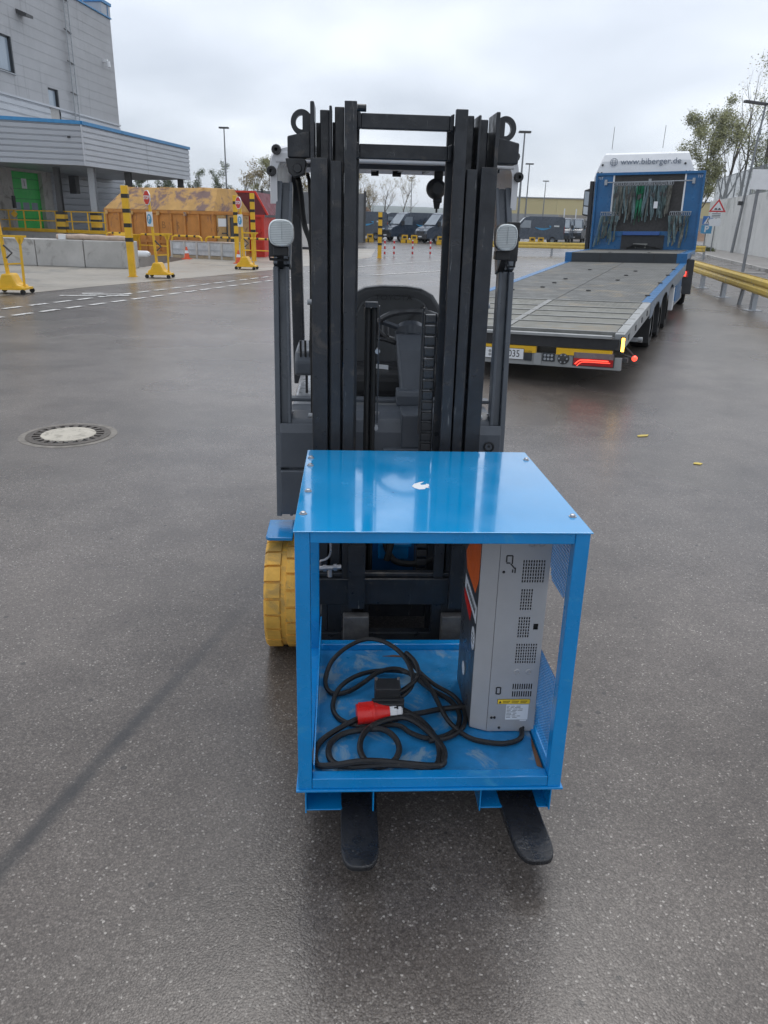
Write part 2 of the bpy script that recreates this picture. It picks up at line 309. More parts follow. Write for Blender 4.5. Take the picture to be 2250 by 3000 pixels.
# ================================================================= ground
def ground_mat():
    m = bpy.data.materials.new('wet_asphalt'); m.use_nodes = True; t = m.node_tree; b = t.nodes['Principled BSDF']
    tc = N(t, 'ShaderNodeTexCoord'); P = tc.outputs['Object']
    def noise(s, d=5, r=.6):
        n = N(t, 'ShaderNodeTexNoise'); n.inputs['Scale'].default_value = s; n.inputs['Detail'].default_value = d; n.inputs['Roughness'].default_value = r; L(t, P, n.inputs['Vector']); return n.outputs[0]
    def ramp(i, *st):
        r = N(t, 'ShaderNodeValToRGB'); L(t, i, r.inputs[0]); el = r.color_ramp.elements
        el[0].position, el[0].color = st[0][0], st[0][1] + (1,); el[1].position, el[1].color = st[-1][0], st[-1][1] + (1,)
        for p, c in st[1:-1]: x = el.new(p); x.color = c + (1,)
        return r.outputs[0]
    def mix(f, a, c, bt='MIX'):
        x = N(t, 'ShaderNodeMix', data_type='RGBA', blend_type=bt)
        if isinstance(f, float): x.inputs[0].default_value = f
        else: L(t, f, x.inputs[0])
        for k, s in ((6, a), (7, c)):
            if isinstance(s, tuple): x.inputs[k].default_value = s + (1,)
            else: L(t, s, x.inputs[k])
        return x.outputs[2]
    def mth(op, a, c=0.):
        x = N(t, 'ShaderNodeMath', operation=op)
        for k, s in ((0, a), (1, c)):
            if isinstance(s, (int, float)): x.inputs[k].default_value = s
            else: L(t, s, x.inputs[k])
        return x.outputs[0]
    v = N(t, 'ShaderNodeTexVoronoi'); v.inputs['Scale'].default_value = 185; L(t, P, v.inputs['Vector'])
    sv = N(t, 'ShaderNodeSeparateColor'); L(t, v.outputs['Color'], sv.inputs[0])
    stone = ramp(sv.outputs[0], (0., (.058, .050, .044)), (.35, (.102, .089, .080)), (.75, (.150, .132, .118)), (.94, (.20, .18, .162)), (.98, (.32, .30, .275)), (1., (.58, .55, .51)))
    v2 = N(t, 'ShaderNodeTexVoronoi'); v2.inputs['Scale'].default_value = 320; L(t, P, v2.inputs['Vector'])
    s2 = N(t, 'ShaderNodeSeparateColor'); L(t, v2.outputs['Color'], s2.inputs[0])
    fine = ramp(s2.outputs[1], (0., (.074, .064, .057)), (.6, (.130, .114, .103)), (1., (.215, .194, .177)))
    edge = ramp(v.outputs['Distance'], (.35, (1, 1, 1)), (.62, (.62, .62, .62)))
    c = mix(.42, stone, fine)
    c = mix(.55, c, edge, 'MULTIPLY')
    big = noise(.35, 4, .55); c = mix(1., c, ramp(big, (.32, (.80, .79, .78)), (.68, (1.22, 1.20, 1.19))), 'MULTIPLY')
    med = noise(3.2, 6, .62); c = mix(1., c, ramp(med, (.3, (.88, .87, .87)), (.7, (1.1, 1.1, 1.09))), 'MULTIPLY')
    damp = noise(.8, 5, .6); c = mix(1., c, ramp(damp, (.40, (.82, .81, .80)), (.58, (1.06, 1.06, 1.06))), 'MULTIPLY')
    vd = N(t, 'ShaderNodeTexVoronoi'); vd.inputs['Scale'].default_value = 14; L(t, P, vd.inputs['Vector'])
    sd_ = N(t, 'ShaderNodeSeparateColor'); L(t, vd.outputs['Color'], sd_.inputs[0])
    dr_ = mth('MULTIPLY', mth('LESS_THAN', vd.outputs['Distance'], mth('MULTIPLY', sd_.outputs[1], .16)), mth('GREATER_THAN', mth('ADD', mth('MULTIPLY', sd_.outputs[0], .55), noise(.9, 3)), .86))
    c = mix(mth('MULTIPLY', dr_, .7), c, (.03, .028, .027))
    sp = N(t, 'ShaderNodeSeparateXYZ'); L(t, P, sp.inputs[0])
    # rubber skid mark left of the cage: soft band along a slightly bent line
    yy = mth('SUBTRACT', sp.outputs[1], 1.5)
    ln = mth('ADD', mth('MULTIPLY', yy, .235), mth('MULTIPLY', mth('MULTIPLY', yy, yy), .012)); ln = mth('ADD', ln, -.985)
    wob = mth('MULTIPLY', mth('SUBTRACT', noise(6, 4), .5), .02)
    ds = mth('ABSOLUTE', mth('ADD', mth('SUBTRACT', sp.outputs[0], ln), wob))
    mk = N(t, 'ShaderNodeMapRange'); L(t, ds, mk.inputs[0]); mk.inputs[1].default_value = .012; mk.inputs[2].default_value = .04; mk.inputs[3].default_value = 1; mk.inputs[4].default_value = 0
    f1 = N(t, 'ShaderNodeMapRange'); L(t, sp.outputs[1], f1.inputs[0]); f1.inputs[1].default_value = 2.2; f1.inputs[2].default_value = 3.3; f1.inputs[3].default_value = 1; f1.inputs[4].default_value = 0
    skid = mth('MULTIPLY', mth('MULTIPLY', mk.outputs[0], f1.outputs[0]), ramp(noise(9, 4), (.3, (.45, .45, .45)), (.6, (.85, .85, .85))))
    c = mix(skid, c, (.022, .022, .023))
    L(t, c, b.inputs['Base Color'])
    wet = noise(.4, 2, .5)
    rr = N(t, 'ShaderNodeMapRange'); L(t, wet, rr.inputs[0]); rr.inputs[1].default_value = .32; rr.inputs[2].default_value = .66; rr.inputs[3].default_value = .24; rr.inputs[4].default_value = .31
    L(t, rr.outputs[0], b.inputs['Roughness']); b.inputs['Specular IOR Level'].default_value = .5
    hb = mth('ADD', mth('MULTIPLY', v.outputs['Distance'], -.8), mth('MULTIPLY', noise(160, 3), .5))
    bm = N(t, 'ShaderNodeBump'); bm.inputs['Strength'].default_value = .09; bm.inputs['Distance'].default_value = .006; L(t, hb, bm.inputs['Height']); L(t, bm.outputs[0], b.inputs['Normal'])
    return m
m_asph = ground_mat()
# ground sheet reaching the horizon, with the sunken loading bay left open
BX0, BX1, BY0, BY1 = -60, -7.95, 25.5, 37.0
g = MB()
xs = [-3500, BX0, BX1, 3500]; ys = [-40, BY0, BY1, 3500]
for i in range(3):
    for j in range(3):
        if i == 1 and j == 1: continue
        g.add([(xs[i],ys[j],0),(xs[i+1],ys[j],0),(xs[i+1],ys[j+1],0),(xs[i],ys[j+1],0)], [(0,1,2,3)])
struct(g.build('ground', m_asph), 'wet dark asphalt yard')
b = MB(); b.add([(BX0,BY0,-1.1),(BX1,BY0,-1.1),(BX1,BY1,-1.1),(BX0,BY1,-1.1)], [(0,1,2,3)])
for p, q in (((BX0,BY0),(BX1,BY0)), ((BX1,BY0),(BX1,BY1)), ((BX1,BY1),(BX0,BY1)), ((BX0,BY1),(BX0,BY0))):
    b.add([p+(-1.1,), q+(-1.1,), q+(0,), p+(0,)], [(0,1,2,3)])
struct(b.build('loading_bay_floor', m_conc), 'sunken concrete loading bay')
m_apron = mat('apron_concrete', (.30, .275, .235), .45, 0, .14, .35, .2, 40, .14, .5, stain=((.20, .19, .17), .36, .28))
ap = MB(); zA = .004
def strip_poly(mb, pts, z): mb.add([(x, y, z) for x, y in pts], [tuple(range(len(pts)))])
strip_poly(ap, [(-8.6, 13.4), (-6.9, 18.2), (-5.2, 22.2), (-3.6, 26.6), (-2.2, 31.0), (-.9, 36.5), (-.9, 47), (-7.9, 47), (-7.9, 25.45), (-40, 25.45), (-40, 13.4)], zA)
struct(ap.build('concrete_apron', m_apron), 'pale wet concrete apron in front of the containers')
# slab joints of the apron
jm = mat('joint_dark', (.10, .095, .085), .7)
# road markings
m_mark = mat('road_paint', (.60, .60, .58), .5, 0, .2, 6, .05, 60, .1, .4, stain=((.2, .19, .18), .36, 12))
def dashes(p, q, n, duty, w, name, par, zz=.009):
    p, q = Vector(p), Vector(q); d = (q - p) / n; u = d.normalized(); r = Vector((u.y, -u.x)) * w / 2
    for i in range(n):
        a = p + d * i; c = a + d * duty
        o = MB().add([(*(a-r), zz), (*(a+r), zz), (*(c+r), zz), (*(c-r), zz)], [(0,1,2,3)]).build(name, m_mark, par); 
mk1 = thing('lane_marking', 'outer dashed white line along the concrete apron, farther from the camera', 'road marking', (0,0,0), 0, 'dashed white lane lines')
dashes((-7.55, 11.2), (-2.2, 26.6), 26, .68, .11, 'dash', mk1)
mk2 = thing('lane_marking', 'inner dashed white line on the asphalt, nearer to the camera', 'road marking', (0,0,0), 0, 'dashed white lane lines')
dashes((-6.75, 10.9), (-2.55, 23.5), 21, .68, .11, 'dash', mk2)
mk3 = thing('painted_symbol', 'worn white walker symbol painted on asphalt beside the yellow cart', 'road marking', (0,0,0))
for p, q, w in (((-6.75, 16.05), (-5.85, 16.2), .13), ((-6.45, 16.35), (-5.5, 16.75), .12), ((-6.0, 16.1), (-5.45, 16.45), .16), ((-6.5, 16.6), (-6.1, 16.75), .14)):
    p, q = Vector(p), Vector(q); u = (q-p).normalized(); r = Vector((u.y, -u.x)) * w/2
    MB().add([(*(p-r), .0095), (*(p+r), .0095), (*(q+r), .0095), (*(q-r), .0095)], [(0,1,2,3)]).build('stroke', m_mark, mk3)
mk4 = thing('lane_marking', 'faint solid white line on the yard behind the forklift seat', 'road marking', (0,0,0))
for p, q in (((-1.6, 28.0), (2.3, 35.6)), ((-.6, 24.6), (2.4, 28.6))):
    p, q = Vector(p), Vector(q); u = (q-p).normalized(); r = Vector((u.y, -u.x)) * .06
    MB().add([(*(p-r), .0085), (*(p+r), .0085), (*(q+r), .0085), (*(q-r), .0085)], [(0,1,2,3)]).build('stroke', m_mark, mk4)
m_scrap = mat('yellow_scrap', (.55, .42, .08), .6)
for k, (x, y, a, w, lab) in enumerate(((2.13, 6.14, .4, .13, 'larger yellow paint fleck on the wet asphalt right of the forklift'), (2.30, 5.38, -.2, .07, 'smaller yellow paint fleck nearest the right edge of the yard'))):
    o = MB().prism([(-w/2,-.018),(w*.2,-.026),(w/2,.01),(0,.024),(-w*.4,.012)], lambda u, v, d: (x+u*math.cos(a)-v*math.sin(a), y+u*math.sin(a)+v*math.cos(a), d), .003, .006).build('paint_fleck', m_scrap)
    tag(o, lab, 'paint fleck', 'paint flecks')
# manhole
mh = thing('manhole_cover', 'round manhole cover with pale concrete centre in a slotted iron ring', 'manhole', (-2.46, 5.70, 0))
m_iron = mat('cast_iron', (.085, .072, .06), .5, .3, .25, 20, .2, 90)
m_mhc = mat('manhole_concrete', (.42, .39, .33), .7, 0, .14, 9, .2, 90, stain=((.26, .24, .20), .36, 10))
o = MB(); o.lathe([(.001, .305), (.006, .31), (.008, .285), (.008, .262)], 48, 'z').build('outer_ring', m_iron, mh, True)
MB().lathe([(.002, .262), (.002, .20)], 48, 'z').build('slot_bed', m_slot, mh)
sm = None
for i in range(22):
    a = 2*math.pi*i/22
    q = MB().bar((.198*math.cos(a), .198*math.sin(a), .005), (.263*math.cos(a), .263*math.sin(a), .005), .034, .008).build('rib', m_iron, mh)
MB().lathe([(.003, .205), (.011, .20), (.012, .18), (.012, 0)], 40, 'z').build('centre_disc', m_mhc, mh, True)
ob = MB().lathe([(.0015, .36), (.003, .31)], 40, 'z').build('mortar_collar', mat('mortar', (.17, .155, .135), .7, 0, .3, 14), mh)
# ================================================================= forklift (local frame: x right, y away from the camera, z up)
YAW = .0567
FO = (.1437, 1.6629, 0)
fl = thing('forklift', 'dark grey and blue electric forklift carrying the blue steel cage', 'forklift', FO, YAW)
AC = -.0585
TL = .0275
def tb(y, z): return y + (z - .95) * TL           # mast leans back slightly
def vrail(mb, a0, a1, y0, y1, z0, z1, m=0):
    vs = [(a0,tb(y0,z0),z0),(a1,tb(y0,z0),z0),(a1,tb(y1,z0),z0),(a0,tb(y1,z0),z0),(a0,tb(y0,z1),z1),(a1,tb(y0,z1),z1),(a1,tb(y1,z1),z1),(a0,tb(y1,z1),z1)]
    mb.add(vs, [(0,3,2,1),(4,5,6,7),(0,1,5,4),(1,2,6,5),(2,3,7,6),(3,0,4,7)], m)
for s in (-1, 1):
    def A(a): return a if s < 0 else 2*AC - a
    def rail(parts, name):
        mb = MB()
        for a0, a1, y0, y1, z0, z1 in parts:
            x0, x1 = sorted((A(a0), A(a1))); vrail(mb, x0, x1, y0, y1, z0, z1)
        return mb.build(name, m_mast, fl, False, .0025)
    dz = 0 if s < 0 else -.012
    rail([(-.345, -.294, .862, .882, .08, 1.79+dz), (-.346, -.334, .8825, 1.02, .08, 1.945+dz), (-.333, -.296, 1.005, 1.019, .08, 1.90+dz)], 'mast_outer_rail')
    rail([(-.284, -.250, .866, .884, .10, 1.783+dz), (-.289, -.281, .8845, .995, .10, 1.935+dz), (-.318, -.2895, .93, .96, .10, 1.928+dz), (-.2805, -.252, .975, .99, .10, 1.90)], 'mast_middle_rail')
    rail([(-.243, -.206, .850, .868, .12, 1.945+dz), (-.2425, -.228, .8685, .985, .12, 1.945+dz), (-.273, -.2435, .925, .955, .12, 1.937+dz), (-.2275, -.196, .967, .985, .12, 1.90)], 'mast_inner_rail')
    # roller stud and bolts on the outer rail
    for z in (1.36, .98): MB().cyl((A(-.347), tb(.94, z), z), (A(-.362), tb(.94, z), z), .009, n=10).build('rail_bolt', m_zinc, fl, True)
    # lifting eye and its block
    e = MB(); c = (A(-.374), tb(.95, 1.895), 1.893); n = 28
    vs = []; 
    for d in (-.012, .012):
        for rr in (.034, .019):
            for i in range(n): t = 2*math.pi*i/n; vs.append((c[0]+rr*math.cos(t), c[1]+d, c[2]+rr*1.06*math.sin(t)))
    fs = []
    for i in range(n):
        j = (i+1) % n; fs += [(i, j, n+j, n+i), (2*n+i, 3*n+i, 3*n+j, 2*n+j), (i, 2*n+i, 2*n+j, j), (n+i, n+j, 3*n+j, 3*n+i)]
    e.add(vs, fs); x0, x1 = sorted((A(-.346), A(-.372))); e.box(x0, x1, c[1]-.0118, c[1]+.0118, 1.858, 1.912)
    e.build('lifting_eye', m_mast, fl, True)
    x0, x1 = sorted((A(-.347), A(-.418))); yb = tb(.95, 1.82)
    MB().prism([(x0, 1.792), (x1, 1.792), (x1, 1.852 if s > 0 else 1.868), (x0, 1.868 if s > 0 else 1.852)] , XZ, yb-.03, yb+.05).build('tilt_bracket', m_mast, fl, False, .004)
# cross beams between the inner rails
for z0, z1, y, w in ((1.876, 1.918, .885, .205), (1.796, 1.838, .93, .208)):
    mb = MB(); a0, a1 = AC - w + .055, AC + w - .055
    mb.box(AC-w+.07, AC+w-.07, tb(y, z0), tb(y, z0)+.03, z0, z1)
    for s in (-1, 1):
        mb.prism([(AC+s*(w-.0705), z0), (AC+s*(w-.058), z0-.001), (AC+s*(w-.058), z1+.006), (AC+s*(w-.0705), z1)][::s], XZ, tb(y, z0)-.004, tb(y, z0)+.034)
    mb.build('cross_beam', m_mast, fl, False, .003)
b = MB(); b.cyl((-.206, tb(.885, 1.93), 1.931), (-.178, tb(.885, 1.93), 1.931), .0105, n=12); b.build('chain_anchor_pin', m_mast, fl, True)
# lower cross members hidden behind the cage, lift cylinder, tie plate
MB().box(AC-.2, AC+.2, 1.0, 1.06, .16, .30).build('lower_cross_member', m_mast, fl)
MB().box(AC-.13, AC+.13, 1.0, 1.03, .50, .62).build('middle_cross_member', m_mast, fl)
b = MB(); b.cyl((-.152, tb(1.0, .2), .2), (-.152, tb(1.0, 1.30), 1.30), .0165, n=16); b.cyl((-.152, tb(1.0, 1.30), 1.30), (-.152, tb(1.0, 1.34), 1.34), .021, n=16)
b.build('lift_cylinder', m_mast, fl, True)
# hose pair with its clamps beside the cylinder
b = MB()
for dx in (-.012, .010): b.tube([(-.149+dx, tb(.968, .25), .25), (-.149+dx, tb(.968, 1.33), 1.33), (-.149+dx, tb(.975, 1.347), 1.347), (-.149+dx, tb(1.0, 1.35), 1.35)], .0095, 8)
b.build('hydraulic_hose', m_rubber, fl, True)
b = MB(); b.box(-.170, -.128, tb(.955, 1.335), tb(.985, 1.335), 1.345, 1.362); b.box(-.124, -.120, tb(.955, 1.3), tb(.985, 1.3), .95, 1.35); b.build('hose_guide', m_mast, fl)
for z, r_ in ((1.20, .009), (.93, .008)): MB().cyl((-.126, .99, z), (-.126, .965, z), r_, n=8).build('clamp_bolt', m_zinc, fl, True)
# energy chain: separate black links
ech = MB().box(.030, .034, tb(.985, .9), tb(.99, .9), .2, 1.28).build('energy_chain', m_black, fl)
lk = None
for i in range(27):
    z = .345 + i * .0372; y = tb(.965, z)
    if lk is None:
        q = MB(); q.box(-.0175, .0175, -.008, .022, -.0125, .0125); q.box(-.0215, -.0180, .002, .026, -.022, .017); q.box(.0180, .0215, .002, .026, -.022, .017); q.box(-.0175, .0175, .010, .020, -.021, -.0135)
        lk = q.build('chain_link', mat('chain_link_grey', (.036, .038, .041), .38), ech, False, .002); o = lk
    else: o = lk.copy(); COL.objects.link(o); o.parent = ech
    o.location = (.058 - .006*math.sin((z-.3)*2.0) , y, z)
b = MB(); b.tube([(.028, tb(1.0, 1.2), .9), (.028, tb(1.0, 1.2), 1.33), (.031, tb(.99, 1.2), 1.345)], .003, 6); b.build('chain_bracket', m_rim, fl, True)
# carriage
c = MB(); c.box(AC-.30, AC+.33, .826, .868, .302, .408); c.box(AC-.30, AC+.33, .838, .868, .409, .426); c.build('carriage_bar', m_mast, fl, False, .004)
c = MB(); c.box(AC-.30, AC+.33, .83, .868, .125, .185); c.build('carriage_bar', m_mast, fl, False, .004)
for x in (AC-.19, AC+.19): MB().box(x-.045, x+.045, .835, .866, .1855, .3015).build('carriage_upright', m_mast, fl)
for x in (-.19, .175): MB().box(x-.03, x+.03, .80, .8255, .30, .55).build('carriage_stay', m_mast, fl)
b = MB(); b.tube(spline([(-.305, .80, .60), (-.285, .80, .56), (-.285, .80, .515), (-.30, .80, .497), (-.318, .80, .49), (-.32, .81, .47)]), .004, 6); b.build('hydraulic_pipe', m_steel, fl, True)
b = MB(); b.cyl((-.325, .80, .462), (-.245, .80, .468), .0095, n=10); b.cyl((-.285, .80, .46), (-.285, .80, .43), .009, n=10); b.cyl((-.309, .80, .463), (-.297, .80, .464), .013, n=6); b.cyl((-.272, .80, .466), (-.260, .80, .467), .013, n=6)
b.build('hydraulic_fitting', m_steel, fl, True)
# forks: heel, tapering blade and rounded tip
for x0, x1, tip in ((-.240, -.140, -.190), (.196, .300, -.180)):
    f = MB(); xc = (x0+x1)/2; h = (x1-x0)/2
    out = [(x0, .80), (x0, .02)]
    for i in range(13):
        t = math.pi * i / 12; out.append((xc - h*math.copysign(abs(math.cos(t))**.62, math.cos(t)), tip + .0 + .115*(1-math.sin(t)**.55)))
    out += [(x1, .02), (x1, .80)]
    if xc > 0: out = [(x + (.020 if y < .1 else 0) * (1 - (y - tip) / .3), y) for x, y in out]
    def fz(y, top): return (.103 + .030*max(0, (y+.17)/.97)) if top else (.086 - .0*y)
    k = len(out); vs = [(x, y, fz(y, 1)) for x, y in out] + [(x, y, fz(y, 0)) for x, y in out]
    f.add(vs, [tuple(reversed(range(k))), tuple(range(k, 2*k))] + [(i, (i+1) % k, k+(i+1) % k, k+i) for i in range(k)])
    fo = f.build('fork', m_forkm, fl, False, .004)
    xs0, xs1 = (-.238, -.143) if xc < 0 else (.122, .222)
    MB().box(xs0, xs1, .788, .8255, .09, .274).build('heel', m_forkh, fo, False, .005)
# wheels
def fork_wheel(cx, yb=1.10):
    w = MB(); hw = .072
    w.lathe([(-hw+.012, .13), (-hw, .15), (-hw, .198), (-hw+.016, .213), (0, .217), (hw-.016, .213), (hw, .198), (hw, .15), (hw-.012, .13)], 48, 'x', (cx, yb, .225))
    o = w.build('wheel', m_ytyre, fl, True)
    lg = MB(); nn = 22
    for side in (-1, 1):
        for i in range(nn):
            t0 = 2*math.pi*(i + (0 if side < 0 else .5))/nn; t1 = t0 + 2*math.pi/nn*.84
            ps = []
            for r_, xo in ((.2235, .0), (.2235, .050), (.214, .0725), (.198, .0735)):
                for t in (t0, (t0+t1)/2, t1): ps.append((cx+side*(.012+xo) if xo < .06 else cx+side*xo, yb+r_*math.cos(t), .225+r_*math.sin(t)))
            base = [(cx+side*.006, yb+.209*math.cos(t), .225+.209*math.sin(t)) for t in (t0, (t0+t1)/2, t1)]
            vs = base + ps; fs = []
            for rr in range(4):
                for q in range(2): a = rr*3+q; fs.append((a, a+1, a+4, a+3))
            vs += [(cx+side*.05, yb+.19*math.cos(t), .225+.19*math.sin(t)) for t in (t0, t1)]
            fs += [(0, 3, 6, 9, 12, 15), (2, 16, 14, 11, 8, 5)]
            lg.add(vs, fs)
    lo = lg.build('tread_lugs', m_ytyre, o); lo['kind'] = 'stuff'
    r = MB(); r.lathe([(-hw+.02, .132), (-hw+.03, .12), (-hw+.045, .06), (-hw+.03, .05), (-hw+.03, 0)], 32, 'x', (cx, yb, .225)); r.lathe([(hw-.02, .132), (hw-.03, .12), (hw-.045, .06), (hw-.03, .05), (hw-.03, 0)], 32, 'x', (cx, yb, .225)); r.build('rim', m_rim, o, True)
fork_wheel(-.462); fork_wheel(.344)
b = MB(); b.cyl((AC-.06, 2.45, .2), (AC+.06, 2.45, .2), .2, n=28); b.build('rear_wheel', m_rubber, fl, True)
b = MB(); b.cyl((-.40, 1.08, .225), (.28, 1.08, .225), .06, n=12); b.build('axle', m_mast, fl, True)
# chassis, fender plates, front cowl
MB().prism([(-.532,1.03),(-.522,1.015),(-.43,1.015),(-.43,1.2),(-.532,1.2)], XY, .474, .488).build('fender_plate', m_blue, fl, False, .003)
MB().prism([(.415,1.03),(.405,1.015),(.313,1.015),(.313,1.2),(.415,1.2)], XY, .474, .488).build('fender_plate', m_blue, fl, False, .003)
MB().box(-.385, .268, 1.16, 2.4, .10, .50).build('chassis', mat('chassis_blue', (.012, .12, .32), .45), fl, False, .01)
b = MB(); b.box(-.10, .02, 1.10, 1.159, .36, .52); b.box(-.09, .03, 1.08, 1.0995, .42, .44); b.build('drive_cover', m_blue, fl, False, .006)
b = MB(); b.tube(spline([(-.10, 1.05, .60), (-.085, 1.0, .50), (-.06, .98, .43), (-.02, .97, .405), (.05, .96, .41), (.12, .96, .44)]), .012, 8); b.tube(spline([(-.04, 1.04, .60), (-.045, 1.0, .53), (-.06, .97, .48), (-.075, .96, .42)]), .012, 8)
b.build('drive_cable', m_rubber, fl, True)
cw = MB(); XL, XR = -.478, .360
prof = [(1.155, .525), (1.155, .70), (1.165, .72), (1.175, .86), (1.19, .905), (1.25, .925), (1.36, .925), (1.36, .525)]
cw.prism(prof, YZ, XL+.03, XR-.03); cw.build('front_cowl', m_slate, fl, False, .008)
for s in (-1, 1):
    x0, x1 = (XL-.003, -.31) if s < 0 else (.19, XR+.003)
    MB().prism([(1.135, .535), (1.135, .715), (1.154, .715), (1.154, .535)], YZ, x0, x1).build('cowl_lower_panel', m_slate, fl, False, .006)
    MB().prism([(1.145, .722), (1.150, .86), (1.163, .895), (1.172, .89), (1.164, .722)], YZ, x0, x1).build('cowl_upper_panel', m_slate, fl, False, .006)
b = MB(); b.lathe([(-.003, .021), (-.004, .017), (.004, .013), (.006, .007), (.002, .005), (.002, 0)], 20, 'y', (.318, 1.146, .815)); b.build('cowl_socket', m_black, fl, True)
b = MB(); b.prism([(-.09, .80), (.12, .80), (.10, .775), (-.02, .775), (-.03, .765), (-.09, .765)], XZ, 1.15, 1.175); b.box(-.01, .13, 1.148, 1.17, .715, .725); b.build('cowl_molding', m_pillar, fl, False, .003)
for x in (-.44, -.115, .322): MB().cyl((x, 1.2, .925), (x, 1.2, .933), .012, n=10).build('cowl_bolt', m_steel, fl, True)
MB().box(XL+.01, XR-.01, 1.37, 1.42, .93, .945).build('dash_edge', m_slate, fl, False, .004)
MB().box(-.44, .32, 1.361, 1.86, .505, .55).build('floor_plate', m_black, fl)
# pillars: two-ribbed front posts, plain rear posts
for s in (-1, 1):
    def A(a): return a if s < 0 else 2*AC - a
    def post(pts, name, w, d, m, rib=True):
        mb = MB()
        for (p, q) in zip(pts[:-1], pts[1:]):
            if rib:
                mb.bar((p[0]-s*-.0*w, p[1], p[2]), q, w*.36, d, (0,1,0)); 
            else: mb.bar(p, q, w, d, (0,1,0))
        return mb
    xo = A(-.488)
    f = MB()
    y0, y1, y2 = 1.165, 1.27, 1.40
    P = [(xo, y0, .525), (xo, y1, 1.45), (A(-.478), y2, 1.73)]
    for p, q in zip(P[:-1], P[1:]):
        f.bar((p[0], p[1], p[2]), (q[0], q[1], q[2]), .020, .06, (0,1,0))
        f.bar((p[0]-s*.025, p[1]+.012, p[2]), (q[0]-s*.022, q[1]+.012, q[2]), .0285, .04, (0,1,0))
        f.bar((p[0]-s*.046, p[1], p[2]), (q[0]-s*.040, q[1], q[2]), .012, .055, (0,1,0))
    f.build('front_pillar', m_pillar, fl, False, .003)
    r = MB(); r.bar((A(-.462), 2.20, .84), (A(-.478), 2.22, 1.80), .056, .07, (0,1,0)); r.build('rear_pillar', m_mast, fl, False, .006)
# overhead guard: light grey arched shell with dark inner ribs
def arch(w, zt, zs, n=28, e=9.):
    o = []
    for i in range(n+1):
        t = math.pi * i / n; c_, s_ = math.cos(t), math.sin(t)
        o.append((AC - w*math.copysign(abs(c_)**(2/e), c_), zs + (zt-zs)*abs(s_)**(2/e)))
    return o
sh = MB(); secs = [(1.34, .448, 1.858, 1.665), (1.39, .456, 1.868, 1.665), (1.9, .456, 1.882, 1.70), (2.30, .450, 1.872, 1.70), (2.36, .440, 1.858, 1.70)]
O = [[(x, y, z) for x, z in arch(w, zt, zs)] for y, w, zt, zs in secs]; I = [[(x, y, z) for x, z in arch(w-.022, zt-.032, zs)] for y, w, zt, zs in secs]
for q in range(len(secs)-1): sh.strip(O[q], O[q+1]); sh.strip(I[q+1], I[q])
sh.strip(I[0], O[0]); sh.strip(O[-1], I[-1])
for q in range(len(secs)-1):
    sh.add([O[q][0], O[q+1][0], I[q+1][0], I[q][0]], [(0,1,2,3)]); sh.add([O[q][-1], I[q][-1], I[q+1][-1], O[q+1][-1]], [(0,1,2,3)])
sh.build('overhead_guard', m_roofgrey, fl, True)
MB().prism([(AC-.43, 1.800), (AC-.2, 1.808), (AC+.2, 1.808), (AC+.43, 1.800), (AC+.43, 1.838), (AC-.43, 1.838)], XZ, 1.335, 1.38).build('guard_front_bar', m_roofgrey, fl, False, .006)
b = MB(); b.box(AC-.40, AC+.40, 1.47, 1.53, 1.796, 1.815); 
for i in range(6): b.box(AC-.3+i*.12, AC-.28+i*.12, 1.531, 2.28, 1.826, 1.838)
b.build('guard_bars', m_slate, fl)
b = MB(); b.cyl((-.12, 2.24, 1.822), (-.085, 2.24, 1.822), .012, n=8); b.cyl((-.02, 2.24, 1.822), (.02, 2.24, 1.822), .013, n=8); b.build('roof_clip', m_black, fl, True)
for x, y, z in ((-.503, 1.325, 1.772), (-.484, 1.325, 1.842), (.387, 1.325, 1.776), (.368, 1.325, 1.842)):
    MB().lathe([(-.012, .006), (-.012, .015), (.006, .018), (.014, .010), (.016, 0)], 12, 'y', (x, y, z)).build('marker_lamp', m_black, fl, True)
# hanging round lamp at the right under the guard
b = MB(); b.box(.098, .130, 1.48, 1.51, 1.685, 1.815); b.build('lamp_bracket', m_black, fl, False, .004)
b = MB(); b.lathe([(-.05, .0), (-.05, .02), (-.03, .034), (.012, .038), (.02, .034), (.02, 0)], 24, 'y', (.107, 1.49, 1.735)); b.build('work_lamp', m_black, fl, True)
b = MB(); b.cyl((.112, 1.495, 1.685), (.112, 1.495, 1.664), .014, .010, 10); b.cyl((.112, 1.495, 1.664), (.112, 1.495, 1.65), .004, n=6); b.build('lamp_knob', m_black, fl, True)
# camera unit under the left bracket, with cable
b = MB(); yb = .99
b.prism([(-.425, 1.79), (-.365, 1.79), (-.360, 1.778), (-.368, 1.745), (-.40, 1.735), (-.416, 1.75)], XZ, yb-.05, yb+.02); b.build('camera_unit', m_black, fl, False, .003)
b = MB(); b.lathe([(-.006, .0), (-.006, .012), (.0, .014)], 14, 'y', (-.388, yb-.05, 1.762)); b.build('camera_lens', m_black, fl, True)
b = MB(); b.tube(spline([(-.39, yb+.01, 1.737), (-.385, 1.04, 1.70), (-.375, 1.06, 1.60), (-.352, 1.04, 1.53), (-.348, 1.03, 1.40), (-.352, 1.03, 1.2)]), .009, 7); b.tube(spline([(-.36, 1.0, 1.75), (-.355, 1.02, 1.72), (-.352, 1.03, 1.60), (-.352, 1.03, 1.2), (-.352, 1.03, .95)]), .006, 6)
b.build('camera_cable', m_rubber, fl, True)
